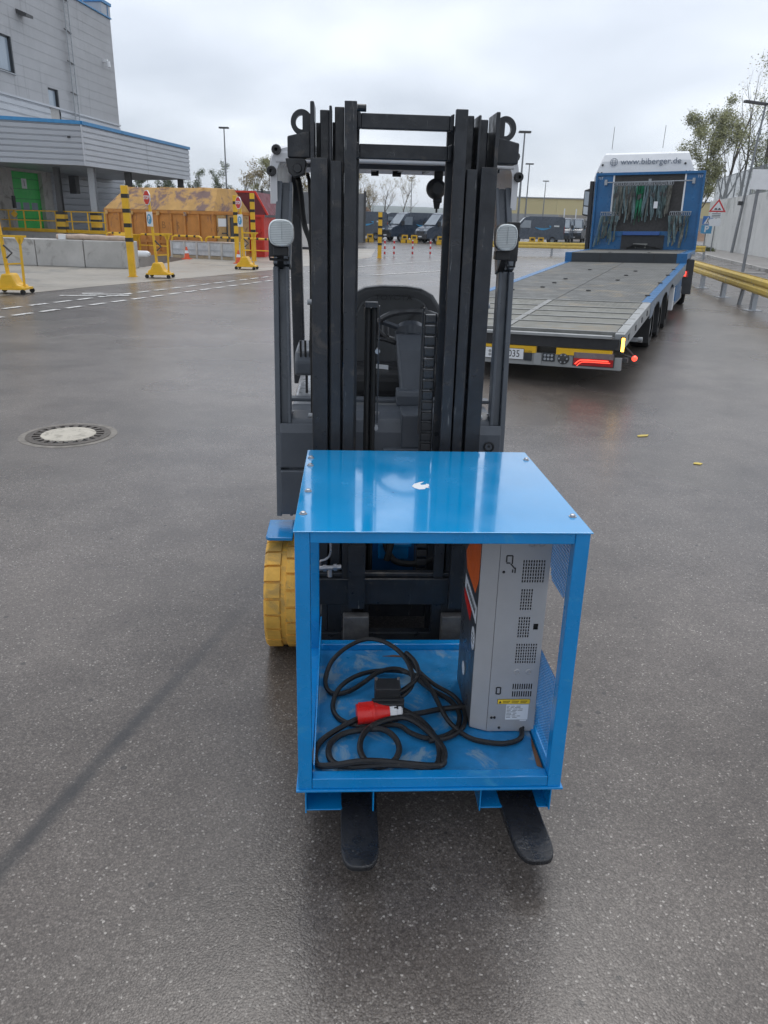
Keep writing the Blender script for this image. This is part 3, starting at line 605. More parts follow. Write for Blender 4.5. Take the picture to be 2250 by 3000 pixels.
# headlamps
for s in (-1, 1):
    hx, hz, hy = (-.455, 1.570, 1.10) if s < 0 else (.314, 1.574, 1.10)
    h = MB(); pf = sup(28, .0425 if s < 0 else .037, .0435, 2.9); h.prism([(hx+u, hz+v) for u, v in pf], XZ, hy+.0, hy+.045)
    xb = hx - .048 if s < 0 else hx + .012
    h.box(xb, xb+.042, hy+.046, hy+.07, hz-.080, hz+(.0 if s < 0 else .05)); h.box(hx-.03, hx+.022, hy+.02, hy+.06, hz-.075, hz-.046)
    ho = h.build('headlamp', m_black, fl, False, .003)
    l = MB(); ri = MB()
    n = 28; rings = []
    for k_, (sc, dd) in enumerate(((1.0, .0), (.99, -.006), (.90, -.010), (.84, -.008))): rings.append([(hx+u*sc, hy+dd-.0005, hz+v*sc) for u, v in pf])
    for q in range(3): l.strip(rings[q]+[rings[q][0]], rings[q+1]+[rings[q+1][0]])
    l.add(rings[3], [tuple(range(n))]); l.build('lens', m_lens, ho, True)
    for i in range(13):
        z = hz - .033 + i*.0055; hw = .0365*(1-abs((z-hz)/.0385)**3.4)**(1/3.4)
        ri.box(hx-hw, hx+hw, hy-.0112, hy-.0087, z-.0007, z+.0007)
    for x in (.002,): ri.box(hx+x-.0006, hx+x+.0006, hy-.0115, hy-.0088, hz-.02, hz+.034)
    ri.build('lens_ribs', mat('lens_rib', (.42, .46, .47), .15), ho)
    b = MB(); b.tube([(hx-.045, hy+.05, hz-.075), (hx-.045, hy+.05, hz-.088), (hx+.02, hy+.05, hz-.09), (hx+.02, hy+.05, hz-.078)] if s < 0 else [(hx+.01, hy+.05, hz-.075), (hx+.02, hy+.05, hz-.098), (hx+.045, hy+.05, hz-.098), (hx+.047, hy+.05, hz-.06)], .005, 6)
    b.bar((hx-.008 if s < 0 else hx+.008, hy+.05, hz-.07), (hx-.018 if s < 0 else hx+.018, 1.26, hz-.12), .022, .014); b.build('mount', m_black, ho)
# seat with embossed letters, steering wheel, column, armrest, hood
st = MB(); pf = [(-.235, .98), (.235, .98), (.238, 1.17), (.222, 1.245), (.185, 1.30), (.13, 1.328), (.06, 1.337), (-.06, 1.337), (-.13, 1.328), (-.185, 1.30), (-.222, 1.245), (-.238, 1.17)]
SX = -.016
st.prism([(SX+u, v) for u, v in pf], XZ, 1.965, 2.05); so = st.build('seat', mat('seat_shell', (.040, .043, .047), .42), fl, False, .018, 3)
b = MB(); b.prism([(SX+u*.78, 1.0+(v-1.0)*.88) for u, v in pf], XZ, 1.952, 1.9655); b.build('back_cushion', mat('seat_vinyl', (.05, .054, .058), .5, 0, .15, 10, .1, 300), so, False, .008)
for sg in (-1, 1):
    b = MB(); b.bar((SX+sg*.14, 1.950, 1.255), (SX+sg*.05, 1.946, 1.165), .010, .006, (0,1,0)); b.build('seam', m_black, so)
text('seat_lettering', 'TOYOTA', .034, m_black, so, frame((SX, 1.9505, 1.288), (1,0,0), (0,0,1)), .003, xs=1.25)
MB().box(SX-.225, SX+.225, 1.60, 1.96, .90, 1.0).build('seat_cushion', m_black, so, False, .03, 3)
b = MB(); b.prism([(1.62, .985), (1.62, 1.05), (1.66, 1.085), (1.95, 1.09), (1.97, 1.03), (1.90, .985)], YZ, -.452, -.375); b.build('armrest', m_slate, fl, False, .012)
for i in range(3): b = MB(); b.tube([(-.425+i*.02, 1.64, 1.06), (-.425+i*.02, 1.62, 1.135)], .005, 6); b.build('lever', m_black, fl, True)
b = MB(); b.box(-.41, -.40, 1.70, 1.74, .86, .99); b.build('armrest_support', m_black, fl)
hood = MB(); hood.prism([(1.60, .55), (1.60, .84), (1.66, .895), (2.35, .895), (2.40, .84), (2.40, .55)], YZ, -.46, .345); hood.build('battery_hood', mat('hood_grey', (.30, .31, .325), .3, 0, .05, 6), fl, False, .02, 3)
MB().box(-.47, .355, 2.401, 2.70, .25, .95).build('counterweight', m_blue, fl, False, .05, 3)
sw = MB(); cz = Vector((.035, 1.585, 1.205)); nrm = Vector((0, .55, .835)); uu = Vector((1,0,0)); ww = nrm.cross(uu)
sw.tube([cz + (uu*math.cos(t)+ww*math.sin(t))*.140 for t in [2*math.pi*i/36 for i in range(36)]], .0125, 8, closed=True)
wo = sw.build('steering_wheel', mat('wheel_rim_grey', (.055, .058, .062), .35), fl, True)
b = MB(); b.lathe([(-.03, .0), (-.03, .045), (.0, .062), (.022, .054), (.034, .030), (.036, .0)], 24, 'z'); hub = b.build('hub', m_slate, wo, True)
hub.matrix_local = Matrix.Translation(cz - nrm*.02) @ nrm.to_track_quat('Z', 'Y').to_matrix().to_4x4()
b = MB()
for t in (R(200), R(-20), R(90)): d = uu*math.cos(t)+ww*math.sin(t); b.bar(cz - nrm*.018 + d*.03, cz + d*.137, .026, .014, nrm)
b.build('spoke', m_slate, wo, False, .004)
b = MB(); b.cyl(cz + (uu*-.7+ww*.7)*.14 - nrm*.0, cz + (uu*-.7+ww*.7)*.14 + nrm*.05, .016, n=12); b.build('knob', m_black, wo, True)
b = MB(); sec = [((.033, 1.545, 1.185), .062, .05), ((.034, 1.50, 1.13), .060, .06), ((.036, 1.455, 1.02), .050, .06), ((.037, 1.42, .93), .045, .06)]
rg = [[(c_[0]+dx*w, c_[1]+dy*d, c_[2]) for dx, dy in ((-1,-.8),(-.85,-1),(.85,-1),(1,-.8),(1,1),(-1,1))] for c_, w, d in sec]
for q in range(3): b.strip(rg[q+1]+[rg[q+1][0]], rg[q]+[rg[q][0]])
b.add(rg[0], [tuple(range(6))]); b.build('steering_column', m_slate, fl, False, .006)
b = MB(); b.prism([(1.335, .926), (1.335, .965), (1.345, .985), (1.42, .985), (1.42, .926)], YZ, -.03, .105); b.prism([(1.165, .80), (1.17, .93), (1.335, .93), (1.335, .80)], YZ, -.02, .10); b.build('column_cover', m_slate, fl, False, .006)
b = MB(); b.tube([(-.03, 1.50, 1.15), (-.08, 1.49, 1.165), (-.15, 1.48, 1.175)], [.010, .007, .012], 8); b.build('direction_lever', m_black, fl, True)
b = MB(); b.prism([(-.105, 1.005), (-.045, 1.0), (-.045, 1.018), (-.10, 1.022)], XZ, 1.72, 1.73); b.build('document_tag', m_label, fl)
# ================================================================= blue steel cage standing on the forks (local: x right, y back, z down from its top)
cg = thing('steel_cage', 'bright blue welded steel cage standing on the forks', 'steel cage', (.1437, 1.6629, .9369), (-TL, 0, YAW))
CW, CD, CH = .353, .733, .737; T = .036
for x in (-1, 1):
    for y, w in ((0, T), (CD-.034, .034)):
        x0, x1 = sorted((x*CW, x*(CW-w))); MB().box(x0, x1, y, y+w, -CH, -.0035).build('corner_post', m_blue, cg, False, .0025)
    x0, x1 = sorted((x*CW, x*(CW-.034)))
    MB().box(x0, x1, T+.0005, CD-.0345, -.034, -.0035).build('top_side_rail', m_blue, cg, False, .0025)
    MB().box(x0, x1, T+.0005, CD-.0345, -CH+.001, -.706).build('bottom_side_rail', m_blue, cg, False, .0025)
for y in (0, CD-.034):
    MB().box(-CW+T+.0005, CW-T-.0005, y+.001, y+.033, -.0325, -.0035).build('top_cross_rail', m_blue, cg, False, .0025)
    MB().box(-CW+T+.0005, CW-T-.0005, y+.001, y+.034, -CH+.001, -.704 if y == 0 else -.694).build('bottom_cross_rail', m_blue, cg, False, .0025)
MB().box(-CW-.003, CW+.004, -.006, CD+.001, -.003, 0).build('top_plate', m_bluetop, cg, False, .001)
MB().box(-CW+T+.001, CW-T-.001, .0355, CD-.035, -.722, -.7165).build('floor_plate', m_bluefloor, cg)
MB().box(-CW-.006, CW+.006, -.006, CD+.004, -CH-.006, -CH+.0005).build('base_plate', m_blue, cg, False, .0015)
m_rust = mat('rusty_strip', (.16, .075, .035), .8, 0, .4, 20, .2, 60)
MB().prism([(CW-T-.016,.06),(CW-T-.002,.05),(CW-T-.002,.19),(CW-T-.010,.15)], XY, -.7163, -.7150).build('rust_patch', m_rust, cg)
MB().prism([(-.10,.655),(-.03,.648),(-.01,.655),(-.06,.662)], XY, -.7163, -.7150).build('rust_patch', m_rust, cg)
# fork pockets under the frame
for x0, x1 in ((-.337, -.150), (.140, .338)):
    p = MB(); z0, z1 = -.832, -.7435; t_ = .004
    p.box(x0, x0+t_, .02, CD-.01, z0, z1); p.box(x1-t_, x1, .02, CD-.01, z0, z1); p.box(x0+t_, x1-t_, .03, CD-.03, z0, z0+t_)
    p.build('fork_pocket', m_blue, cg, False, .001)
# corner gussets: left plain, right perforated
MB().prism([(.08,-.705),(.13,-.60),(.24,-.45),(.60,-.45),(.695,-.60),(.695,-.705)][::-1] if 0 else [(.04,-.705),(.04,-.69),(.55,-.60),(.69,-.58),(.69,-.705)], YZ, -CW+T+.002, -CW+T+.006).build('side_gusset', m_blue, cg)
m_perf = mat('blue_perforated', (.003, .20, .50), .4, 0, .15, 8)
def perf(pts, inside, name):
    g = MB(); p = .0118; r = .0049; x0 = CW-.020; x1 = x0+.0015
    ys = [a for a, _ in pts]; zs = [b_ for _, b_ in pts]; ny = int((max(ys)-min(ys))/p); nz = int((max(zs)-min(zs))/(p*.8))
    for i in range(ny):
        for j in range(nz):
            y = min(ys) + (i+.5)*p; z = min(zs) + (j+.5)*p*.8; hy, hz = p/2, p*.4
            if not inside(y, z): continue
            sq = []
            for k_ in range(8):
                t = 2*math.pi*k_/8 + math.pi/8; m_ = max(abs(math.cos(t))/hy, abs(math.sin(t))/hz); sq.append((y+math.cos(t)/m_, z+math.sin(t)/m_))
            ho = [(y+1.05*r*math.cos(2*math.pi*k_/8+math.pi/8), z+.85*r*math.sin(2*math.pi*k_/8+math.pi/8)) for k_ in range(8)]
            for k_ in range(8):
                q = (k_+1) % 8
                g.add([(x0,*sq[k_]),(x0,*sq[q]),(x0,*ho[q]),(x0,*ho[k_]),(x1,*sq[k_]),(x1,*sq[q]),(x1,*ho[q]),(x1,*ho[k_])], [(0,1,2,3),(7,6,5,4),(3,2,6,7)])
            for cy in (-1, 1):
                for cz_ in (-1, 1):
                    a = (y+cy*hy, z+cz_*hz); near = sorted(sq, key=lambda s_: (s_[0]-a[0])**2+(s_[1]-a[1])**2)[:2]
                    g.add([(x0,*a),(x0,*near[0]),(x0,*near[1])], [(0,1,2)]); g.add([(x1,*a),(x1,*near[0]),(x1,*near[1])], [(0,1,2)])
    return g.build(name, m_perf, cg)
perf([(.036,-.23),(.30,-.035)], lambda y, z: y < .30 and z > -.215 - (y-.05)*.02 and z > -.230 + max(0, y-.20)*1.2, 'perforated_gusset')
perf([(.036,-.70),(.36,-.43)], lambda y, z: z < -.46 + (y-.06)*.05 and y > .036, 'perforated_gusset')
# bolts on the top plate, sticker
bm_ = MB(); bm_.lathe([(0, .010), (.0015, .010), (.0015, .0065), (.006, .0065), (.0075, .003), (.0075, 0)], 12, 'z'); b0 = None
for x, y in ((-.341, .635), (-.338, .115), (.340, .64), (.338, .108), (-.334, .297), (-.339, .55)):
    if b0 is None: b0 = bm_.build('bolt', m_steel, cg, True); o = b0
    else: o = b0.copy(); COL.objects.link(o); o.parent = cg
    o.location = (x, y, .0003)
s = MB(); s.prism([(-.048,.350),(-.040,.372),(-.022,.389),(-.010,.394),(-.016,.384),(-.024,.372),(-.020,.362),(-.008,.366),(-.006,.374),(.001,.370),(.001,.352),(-.004,.344),(.0,.336),(-.010,.338),(-.014,.326),(-.030,.322),(-.042,.334)][::-1], XY, .0004, .0010)
s.build('sticker_remnant', m_label, cg)
# ================================================================= battery charger inside the cage
ch = thing('battery_charger', 'tall grey metal battery charger with vent slots standing inside the cage', 'battery charger', (.1437, 1.6629, .9369), (-TL, 0, YAW))
x0, x1, xc, yf, yk, z0, z1 = .140, .326, .187, .215, .50, -.712, -.045
slots = []; groups = []
def vent(xa, xb, za, zb, n, rows):
    w = (xb-xa)/n; h = (zb-za)/rows
    for i in range(n):
        for j in range(rows): slots.append((xa+i*w+w*.18, xa+i*w+w*.74, za+j*h+h*.10, za+j*h+h*.86))
vent(.258, .318, -.085, -.05, 9, 3); vent(.250, .314, -.232, -.163, 9, 7); vent(.252, .287, -.316, -.250, 5, 7); vent(.252, .287, -.402, -.336, 5, 7); vent(.252, .314, -.485, -.420, 9, 7); vent(.252, .312, -.598, -.548, 9, 2)
slots += [(.296, .310, -.377, -.358)]
fp = MB(); fp.holes(xc, x1, z0, z1, slots, XZ, yf, yf+.0025); fp.build('front_plate', m_charger, ch)
MB().prism([(xc-.001, yf+.0003), (xc-.001, yk), (x0, yk), (x0, yf+.022)][::-1], XY, z0, z1).build('chamfer_casing', m_charger, ch, False, .001)
sh2 = MB(); sh2.box(x1-.002, x1, yf+.0027, yk, z0, z1); sh2.box(xc, x1-.0021, yk-.002, yk, z0, z1); sh2.box(xc, x1-.0021, yf+.0027, yk-.0021, z0, z0+.002); sh2.build('casing_shell', m_charger, ch)
MB().box(xc+.001, x1-.003, yf+.010, yf+.0115, z0+.003, z1-.003).build('inner_baffle', m_slot, ch)
MB().box(x0-.0012, x0-.0002, yf+.026, yk-.004, z0+.004, z1).build('display_panel', m_chdark, ch)
YZm = lambda u, v, d: (d, u, v)
pan = x0-.0016
MB().prism([(.242, -.13), (.242, -.238), (.283, -.296), (.437, -.285), (.47, -.24), (.36, -.15)], YZm, pan-.0005, pan).build('orange_print', m_orange, ch)
MB().prism([(.242, -.372), (.242, -.322), (.45, -.308), (.45, -.352)], YZm, pan-.0009, pan-.0003).build('brand_label', m_label, ch)
for q in range(9): MB().box(pan-.0013, pan-.0009, .262+q*.018, .274+q*.018, -.352+q*.0009, -.334+q*.0009).build('printed_mark', m_print, ch)
MB().prism([(.46, -.358), (.32, -.368), (.335, -.41), (.45, -.385)], YZm, pan-.0006, pan).build('red_print', m_red, ch)
MB().prism(circ(24, .026, (.270, -.433), ry=.036), YZm, pan-.0009, pan-.0002).build('round_sticker', m_label, ch)
for q in range(3): MB().box(pan-.0013, pan-.0009, .256, .284, -.447+q*.012, -.443+q*.012).build('printed_mark', m_print, ch)
MB().prism(circ(20, .022, (.391, -.604), ry=.022), YZm, pan-.0009, pan-.0002).build('round_sticker', m_label, ch)
yl = yf-.0008
def lab(name, xa, xb, za, zb, m, d=.0): MB().box(xa, xb, yl-.0003-d, yl+.0006-d, za, zb).build(name, m, ch)
lab('warning_label_border', .2125, .3085, -.6185, -.6025, m_print); lab('warning_label', .2135, .3075, -.6175, -.6035, m_labely, .0006)
MB().prism([(.2165, -.6155), (.2245, -.6155), (.2205, -.6075)], XZ, yl-.0013, yl-.0008).build('warning_triangle', m_print, ch)
for i, (xa, xb) in enumerate(((.228, .250), (.254, .276), (.280, .300))):
    for j in range(3): lab('printed_line', xa, xb-.004*(j == 2), -.6085-j*.003, -.6075-j*.003, m_print, .0011)
lab('rating_plate', .2395, .3055, -.672, -.621, m_label)
random.seed(3)
for j in range(9):
    xa = .2415; z = -.6255 - j*.0048
    for q in range(3):
        wd = random.uniform(.006, .017); 
        if xa + wd < (.300 if j < 4 else .286): lab('printed_line', xa, xa+wd, z-.0009, z, m_print, .0007)
        xa += wd + random.uniform(.002, .006)
lab('small_tag', .283, .302, -.677, -.6735, m_label)
for x, z in ((.1995, -.20), (.2075, -.665), (.2235, -.7), (.296, -.7), (.1985, -.665)):
    MB().lathe([(-.003, 0), (-.003, .003), (0, .0042)], 10, 'y', (x, yf-.0002, z)).build('screw', m_black, ch, True)
for x, z in ((.272, -.118), (.300, -.118), (.262, -.512), (.296, -.512)):
    MB().lathe([(-.0012, .0055), (-.0022, .007), (-.0002, .0095)], 18, 'y', (x, yf-.0002, z)).build('knockout', m_charger, ch, True)
for a, b_ in (((.208,-.158),(.220,-.158)), ((.220,-.158),(.220,-.176)), ((.208,-.158),(.208,-.172)), ((.208,-.174),(.216,-.174)), ((.217,-.176),(.226,-.186)), ((.227,-.184),(.227,-.196)), ((.222,-.188),(.222,-.195)), ((.208,-.566),(.208,-.582)), ((.2085,-.566),(.2165,-.566)), ((.217,-.566),(.217,-.582)), ((.2085,-.582),(.2165,-.582))):
    cx_, cz_ = (.2175, -.177) if a[1] > -.4 else (.2125, -.574); a, b_ = [(cx_+(p_[0]-cx_)*1.35, cz_+(p_[1]-cz_)*1.35) for p_ in (a, b_)]
    MB().bar((a[0], yl-.0002, a[1]), (b_[0], yl-.0002, b_[1]), .0034, .0008, (0,1,0)).build('printed_stroke', m_print, ch)

# steel feet of the charger
MB().box(.30, .345, yf+.01, yf+.10, -.7158, -.7125).build('foot_bracket', m_zinc, ch)
MB().box(.3275, .3445, yf+.02, yf+.06, -.712, -.64).build('foot_bracket', m_zinc, ch)
# ================================================================= cables and connectors lying on the cage floor
def cage_thing(name, label, cat): return thing(name, label, cat, (.1437, 1.6629, .9369), (-TL, 0, YAW))
FZ = -.7055
pc = cage_thing('power_cable', 'thick black rubber cable coiled in the front of the cage, ending in the red plug', 'cable')
P1 = [(-.070,.283,.026),(-.045,.278,.020),(.0,.235,.012),(.030,.172,.004),(.036,.115,.0),(.024,.060,.0),(-.004,.044,.002),(-.06,.042,.010),(-.13,.044,.012),(-.20,.048,.004),(-.252,.062,0),(-.274,.10,0),(-.270,.155,0),(-.236,.195,.002),(-.178,.208,.006),(-.122,.202,.012),(-.088,.163,.012),(-.078,.112,.008),(-.098,.066,.004),(-.138,.050,.0),(-.170,.072,.0),(-.187,.118,.002),(-.182,.165,.010),(-.158,.205,.016),(-.11,.238,.018),(-.05,.252,.016),(.0,.205,.014),(.044,.13,.006),(.044,.075,.006),(.016,.046,.004),(-.05,.060,.0)]
P1b = [(-.05,.060,.0),(-.16,.046,.022),(-.26,.045,.010),(-.305,.062,.0),(-.312,.12,.0),(-.292,.172,.002),(-.240,.222,.006),(-.185,.258,.012),(-.12,.274,.018),(-.05,.268,.016),(.0,.285,.010),(.06,.312,.004),(.14,.325,.004),(.19,.33,.002)]
MB().tube(spline([(x, y, FZ+z) for x, y, z in P1[:-1] + P1b[1:]], 6), .0088, 8).build('sheath', m_cable, pc, True)
dc = cage_thing('charging_cable', 'paired black charging cable looped behind the red plug and into the charger', 'cable')
P2 = [(-.09,.33,.020),(-.045,.345,.04),(-.020,.375,.06),(-.022,.43,.075),(-.045,.505,.085),(-.096,.575,.09),(-.158,.605,.085),(-.222,.580,.07),(-.272,.525,.05),(-.292,.47,.02),(-.286,.430,.004),(-.262,.408,.0),(-.218,.415,.004),(-.172,.450,.012),(-.124,.498,.020),(-.065,.528,.018),(-.015,.503,.012),(.04,.430,.004),(.097,.366,.002),(.117,.30,.0),(.103,.23,.0),(.062,.187,.0),(.008,.172,.002),(-.04,.188,.010),(-.07,.225,.008),(-.12,.244,.0),(-.18,.240,.0),(-.235,.262,.0),(-.262,.305,.0),(-.266,.360,.0),(-.248,.425,.010),(-.205,.482,.012),(-.150,.520,.010),(-.085,.536,.006),(-.028,.525,.006),(.022,.472,.012),(.046,.390,.016),(.062,.310,.012),(.082,.240,.006),(.126,.180,.0),(.176,.155,.0),(.228,.148,.0),(.272,.165,.0),(.290,.20,.0),(.292,.26,.0)]
MB().tube(spline([(x, y, FZ+z-.001) for x, y, z in P2], 6), .0076, 8).build('sheath', m_cable, dc, True)
P3 = [(-.09,.332,.038),(-.040,.35,.058),(-.004,.38,.078),(-.006,.44,.090),(-.032,.50,.092),(.0,.515,.030),(.055,.445,.010),(.112,.382,.006),(.135,.305,.0),(.118,.222,.002),(.070,.172,.004),(.010,.155,.004)]
MB().tube(spline([(x, y, FZ+z) for x, y, z in P3], 6), .0070, 8).build('sheath', m_cable, dc, True)
pg = cage_thing('industrial_plug', 'red industrial power plug with white gland lying on the cage floor', 'plug')
pg.location = Vector((.1437, 1.6629, .9369)) + Matrix.Rotation(YAW, 3, 'Z') @ Matrix.Rotation(-TL, 3, 'X') @ Vector((-.195, .262, -.6845)); pg.rotation_euler = (-TL, R(-2), YAW + .10)
b = MB(); b.lathe([(0, .0), (.002, .027), (.0, .031), (.044, .031), (.046, .0335), (.052, .0335), (.054, .0315), (.062, .030), (.090, .022), (.098, .021)], 24, 'x'); b.box(.006, .05, -.009, .009, .030, .036); b.build('shell', m_red, pg, True)
b = MB(); b.lathe([(.0985, .0), (.0985, .0205), (.118, .0215), (.120, .019), (.132, .0185), (.137, .013), (.137, .0)], 10, 'x'); b.build('gland', m_white, pg)
sb = cage_thing('charging_connector', 'square black charging connector with grip lying behind the red plug', 'connector')
b = MB(); b.prism([(-.140,.30),(-.062,.30),(-.062,.362),(-.140,.362)], XY, FZ-.01, FZ+.085); b.build('housing', m_black, sb, False, .004)
b = MB(); b.prism([(-.150,.288),(-.052,.288),(-.052,.2995),(-.150,.2995)], XY, FZ-.01, FZ+.055); b.prism([(-.148,.27),(-.054,.27),(-.054,.2875),(-.148,.2875)], XY, FZ+.03, FZ+.052); b.build('flange', m_black, sb, False, .003)
for x in (-.126, -.078): MB().prism([(x-.006,.262),(x+.006,.262),(x+.006,.2695),(x-.006,.2695)], XY, FZ-.005, FZ+.045).build('grip_rib', m_black, sb)
for x in (-.135, -.066): MB().cyl((x, .352, FZ+.085), (x, .352, FZ+.091), .005, n=8).build('screw', m_steel, sb, True)
# ================================================================= low-deck trailer and its tractor (local: x right (0 = right side), y forward from the rear edge)
TR_LOC, TR_ROT = (2.448, 8.0, 0), (0, -.026, -.406)
tr = thing('lowbed_trailer', 'long blue and grey low-deck trailer with mesh deck and strap headboard', 'trailer', TR_LOC, TR_ROT)
TW = 2.494
def dz(y): return .576 + (.121/2.481)*y if y <= 2.481 else .697 + (.239/6.787)*(y-2.481)
def slab(x0, x1, y0, y1, t, up, name, m, par, bev=0.):
    vs = [(x, y, dz(y)+h) for h in (up-t, up) for x, y in ((x0,y0),(x1,y0),(x1,y1),(x0,y1))]
    return MB().add(vs, [(0,3,2,1),(4,5,6,7),(0,1,5,4),(1,2,6,5),(2,3,7,6),(3,0,4,7)]).build(name, m, par, False, bev)
# frame below the deck
slab(-TW+.05, -.05, .05, 2.45, .12, -.045, 'rear_frame', m_grey, tr); slab(-TW+.05, -.05, 2.52, 9.2, .16, -.045, 'front_frame', m_black, tr)
# rear section: two columns of grating panels between flat bars
rows = [.10, .62, 1.04, 1.46, 1.88, 2.44]
for i in range(5):
    for x0, x1 in ((-TW+.10, -1.34), (-1.26, -.11)): slab(x0, x1, rows[i]+.025, rows[i+1]-.025, .04, -.004, 'grating_panel', m_grate, tr)
m_bar = mat('bare_steel_bar', (.22, .22, .205), .4, .4, .2, 9)
for y in rows: slab(-TW+.02, -.02, y-.02, y+.02, .05, .006, 'cross_bar', m_bar, tr)
slab(-1.335, -1.265, .13, 2.40, .05, .004, 'centre_bar', m_bar, tr)
for x0, x1 in ((-TW, -TW+.095), (-.10, 0)): slab(x0, x1, .0, 2.46, .16, .003, 'side_beam', m_grey, tr, .004)
# front section: mesh plates, blue edges
ys = [2.50, 4.15, 5.85, 7.55, 9.25]
for i in range(4):
    for x0, x1 in ((-TW+.125, -1.255), (-1.245, -.125)): slab(x0, x1, ys[i]+.003, ys[i+1]-.003, .03, 0, 'deck_plate', m_deck, tr)
for x0, x1 in ((-TW, -TW+.12), (-.12, 0)): slab(x0, x1, 2.48, 9.26, .035, .004, 'deck_edge', m_tblue, tr, .003)
for x in (-TW, 0):
    sgn = 1 if x == 0 else -1; k = MB(); top = []; bot = []
    for i in range(60):
        y = 2.48 + 6.78*i/59; t = ((y-2.75) % 1.25)/1.25
        dip = .11 + (.13*max(0, math.sin(math.pi*t))**.5 if 2.75 < y < 6.5 else .10)
        top.append((x+sgn*.003, y, dz(y)-.0)); bot.append((x+sgn*.003, y, dz(y)-dip if not (2.75 < y < 6.5) else dz(y)-.30+(dip-.11)*1.6))
    k.strip(bot, top) if sgn > 0 else k.strip(top, bot)
    k.strip([(a-sgn*.012, b_, c) for a, b_, c in top], [(a-sgn*.012, b_, c) for a, b_, c in bot]) if sgn > 0 else k.strip([(a-sgn*.012, b_, c) for a, b_, c in bot], [(a-sgn*.012, b_, c) for a, b_, c in top])
    k.build('side_skirt', mat('skirt_blue_grey', (.16, .21, .28), .4, .2), tr)
random.seed(8)
for x, y in ((-1.75, 3.9), (-1.0, 3.6), (-1.72, 4.6), (-1.68, 5.3), (-.82, 5.3), (-.8, 6.2), (-1.6, 7.2), (-.75, 7.1), (-2.1, 3.4), (-.12, 3.2), (-.12, 5.0), (-.12, 6.4), (-.12, 7.6)):
    z = dz(y)+.006; q = MB(); q.tube([(x+.03*math.cos(t), y+.022*math.sin(t), z+.006) for t in [math.pi*2*i/10 for i in range(10)]], .009, 5, closed=True); q.build('lashing_ring', m_rim, tr)
# wheels under the deck
def truck_wheel(x, y, r, w, par, zc=None):
    t = MB(); zc = r if zc is None else zc
    t.lathe([(-w/2, r*.55), (-w/2, r*.93), (-w/2+.03, r), (w/2-.03, r), (w/2, r*.93), (w/2, r*.55)], 32, 'x', (x, y, zc)); o = t.build('wheel', m_rubber, par, True)
    MB().lathe([(-w/2+.02, r*.56), (-w/2+.06, r*.5), (-w/2+.09, r*.2), (-w/2+.09, 0)], 24, 'x', (x, y, zc)).build('rim', m_grey, o, True)
    MB().lathe([(w/2-.02, r*.56), (w/2-.06, r*.5), (w/2-.09, r*.2), (w/2-.09, 0)], 24, 'x', (x, y, zc)).build('rim', m_grey, o, True)
for y in (3.38, 4.63, 5.88):
    for x, off in ((-.17, .0), (-TW+.17, .06)): truck_wheel(x, y, .30, .26, tr, .30+off)
    MB().box(-.33, -.02, y-.43, y-.41, .12, dz(y)-.10).build('mudflap', m_black, tr)
    MB().cyl((-.2, y, .3), (-TW+.2, y, .33), .06, n=10).build('axle', m_black, tr, True)
# rear end: bumper, yellow stripe, plate, lamps
zr = .576; yb = -.05
MB().box(-TW+.02, -.05, -.045, .048, zr-.16, zr-.05).build('ramp_recess', m_black, tr)
for x0, x1 in ((-TW+.05, -1.27), (-1.255, -.12)): MB().box(x0, x1, -.085, -.01, zr-.045, zr-.015).build('rear_lip', m_grey, tr, False, .004)
for x0, x1 in ((-TW+.05, -1.66), (-1.62, -.90), (-.68, -.10)): MB().box(x0, x1, yb-.012, -.002, zr-.235, zr-.165).build('yellow_stripe', m_yel, tr)
bp = MB().box(-TW, 0, yb, -.001, .21, zr-.2355).build('rear_bumper', m_grey, tr, False, .004)
MB().box(-.915, -.835, yb-.012, yb-.001, .22, .345).build('bumper_bracket', m_grey, tr)
MB().box(-1.555, -1.025, yb-.016, yb-.008, .262, .380).build('plate_frame', m_black, tr)
pl_ = MB().box(-1.55, -1.03, yb-.020, yb-.0165, .266, .376).build('number_plate', m_label, tr, False, .003)
FRr = lambda x, z, d: frame((x, yb-d, z), (1,0,0), (0,0,1))
text('plate_lettering', 'R', .105, m_print, pl_, FRr(-1.485, .321, .0212), .0006, xs=.85); text('plate_lettering', '035', .105, m_print, pl_, FRr(-1.135, .321, .0212), .0006, xs=.85)
for z in (.338, .300): MB().prism(circ(16, .017, (-1.405, z)), XZ, yb-.0212, yb-.0205).build('plate_seal', m_grey, pl_)
MB().box(-1.02, -.94, yb-.012, yb-.001, .255, .365).build('plate_side_bracket', m_dark, tr)
o = MB().box(-.825, -.69, yb-.014, yb-.001, .262, .352).build('reverse_lamp', m_dark, tr, False, .006)
for i in range(3):
    for j in range(2): MB().prism(circ(10, .014, (-.795+i*.037, .288+j*.038)), XZ, yb-.018, yb-.0145).build('lamp_element', m_zinc, o)
o = MB().lathe([(-.02, .0), (-.02, .035), (-.008, .062), (0, .064)], 20, 'y', (-.60, yb-.001, .302)).build('socket', m_rim, tr, True)
for i in range(6): t = math.pi*i/3; MB().cyl((-.60+.042*math.cos(t), yb-.02, .302+.042*math.sin(t)), (-.60+.042*math.cos(t), yb-.03, .302+.042*math.sin(t)), .009, n=8).build('socket_bolt', m_zinc, o)
o = MB().box(-.50, -.07, yb-.010, yb-.001, .235, .385).build('tail_lamp_frame', m_dark, tr, False, .004)
MB().box(-.49, -.08, yb-.016, yb-.0105, .242, .318).build('tail_lamp_lens', m_tail, o, False, .003); MB().box(-.49, -.08, yb-.016, yb-.0105, .3185, .378).build('tail_lamp_clear', mat('lamp_clear_grey', (.20, .16, .16), .2), o, False, .003)
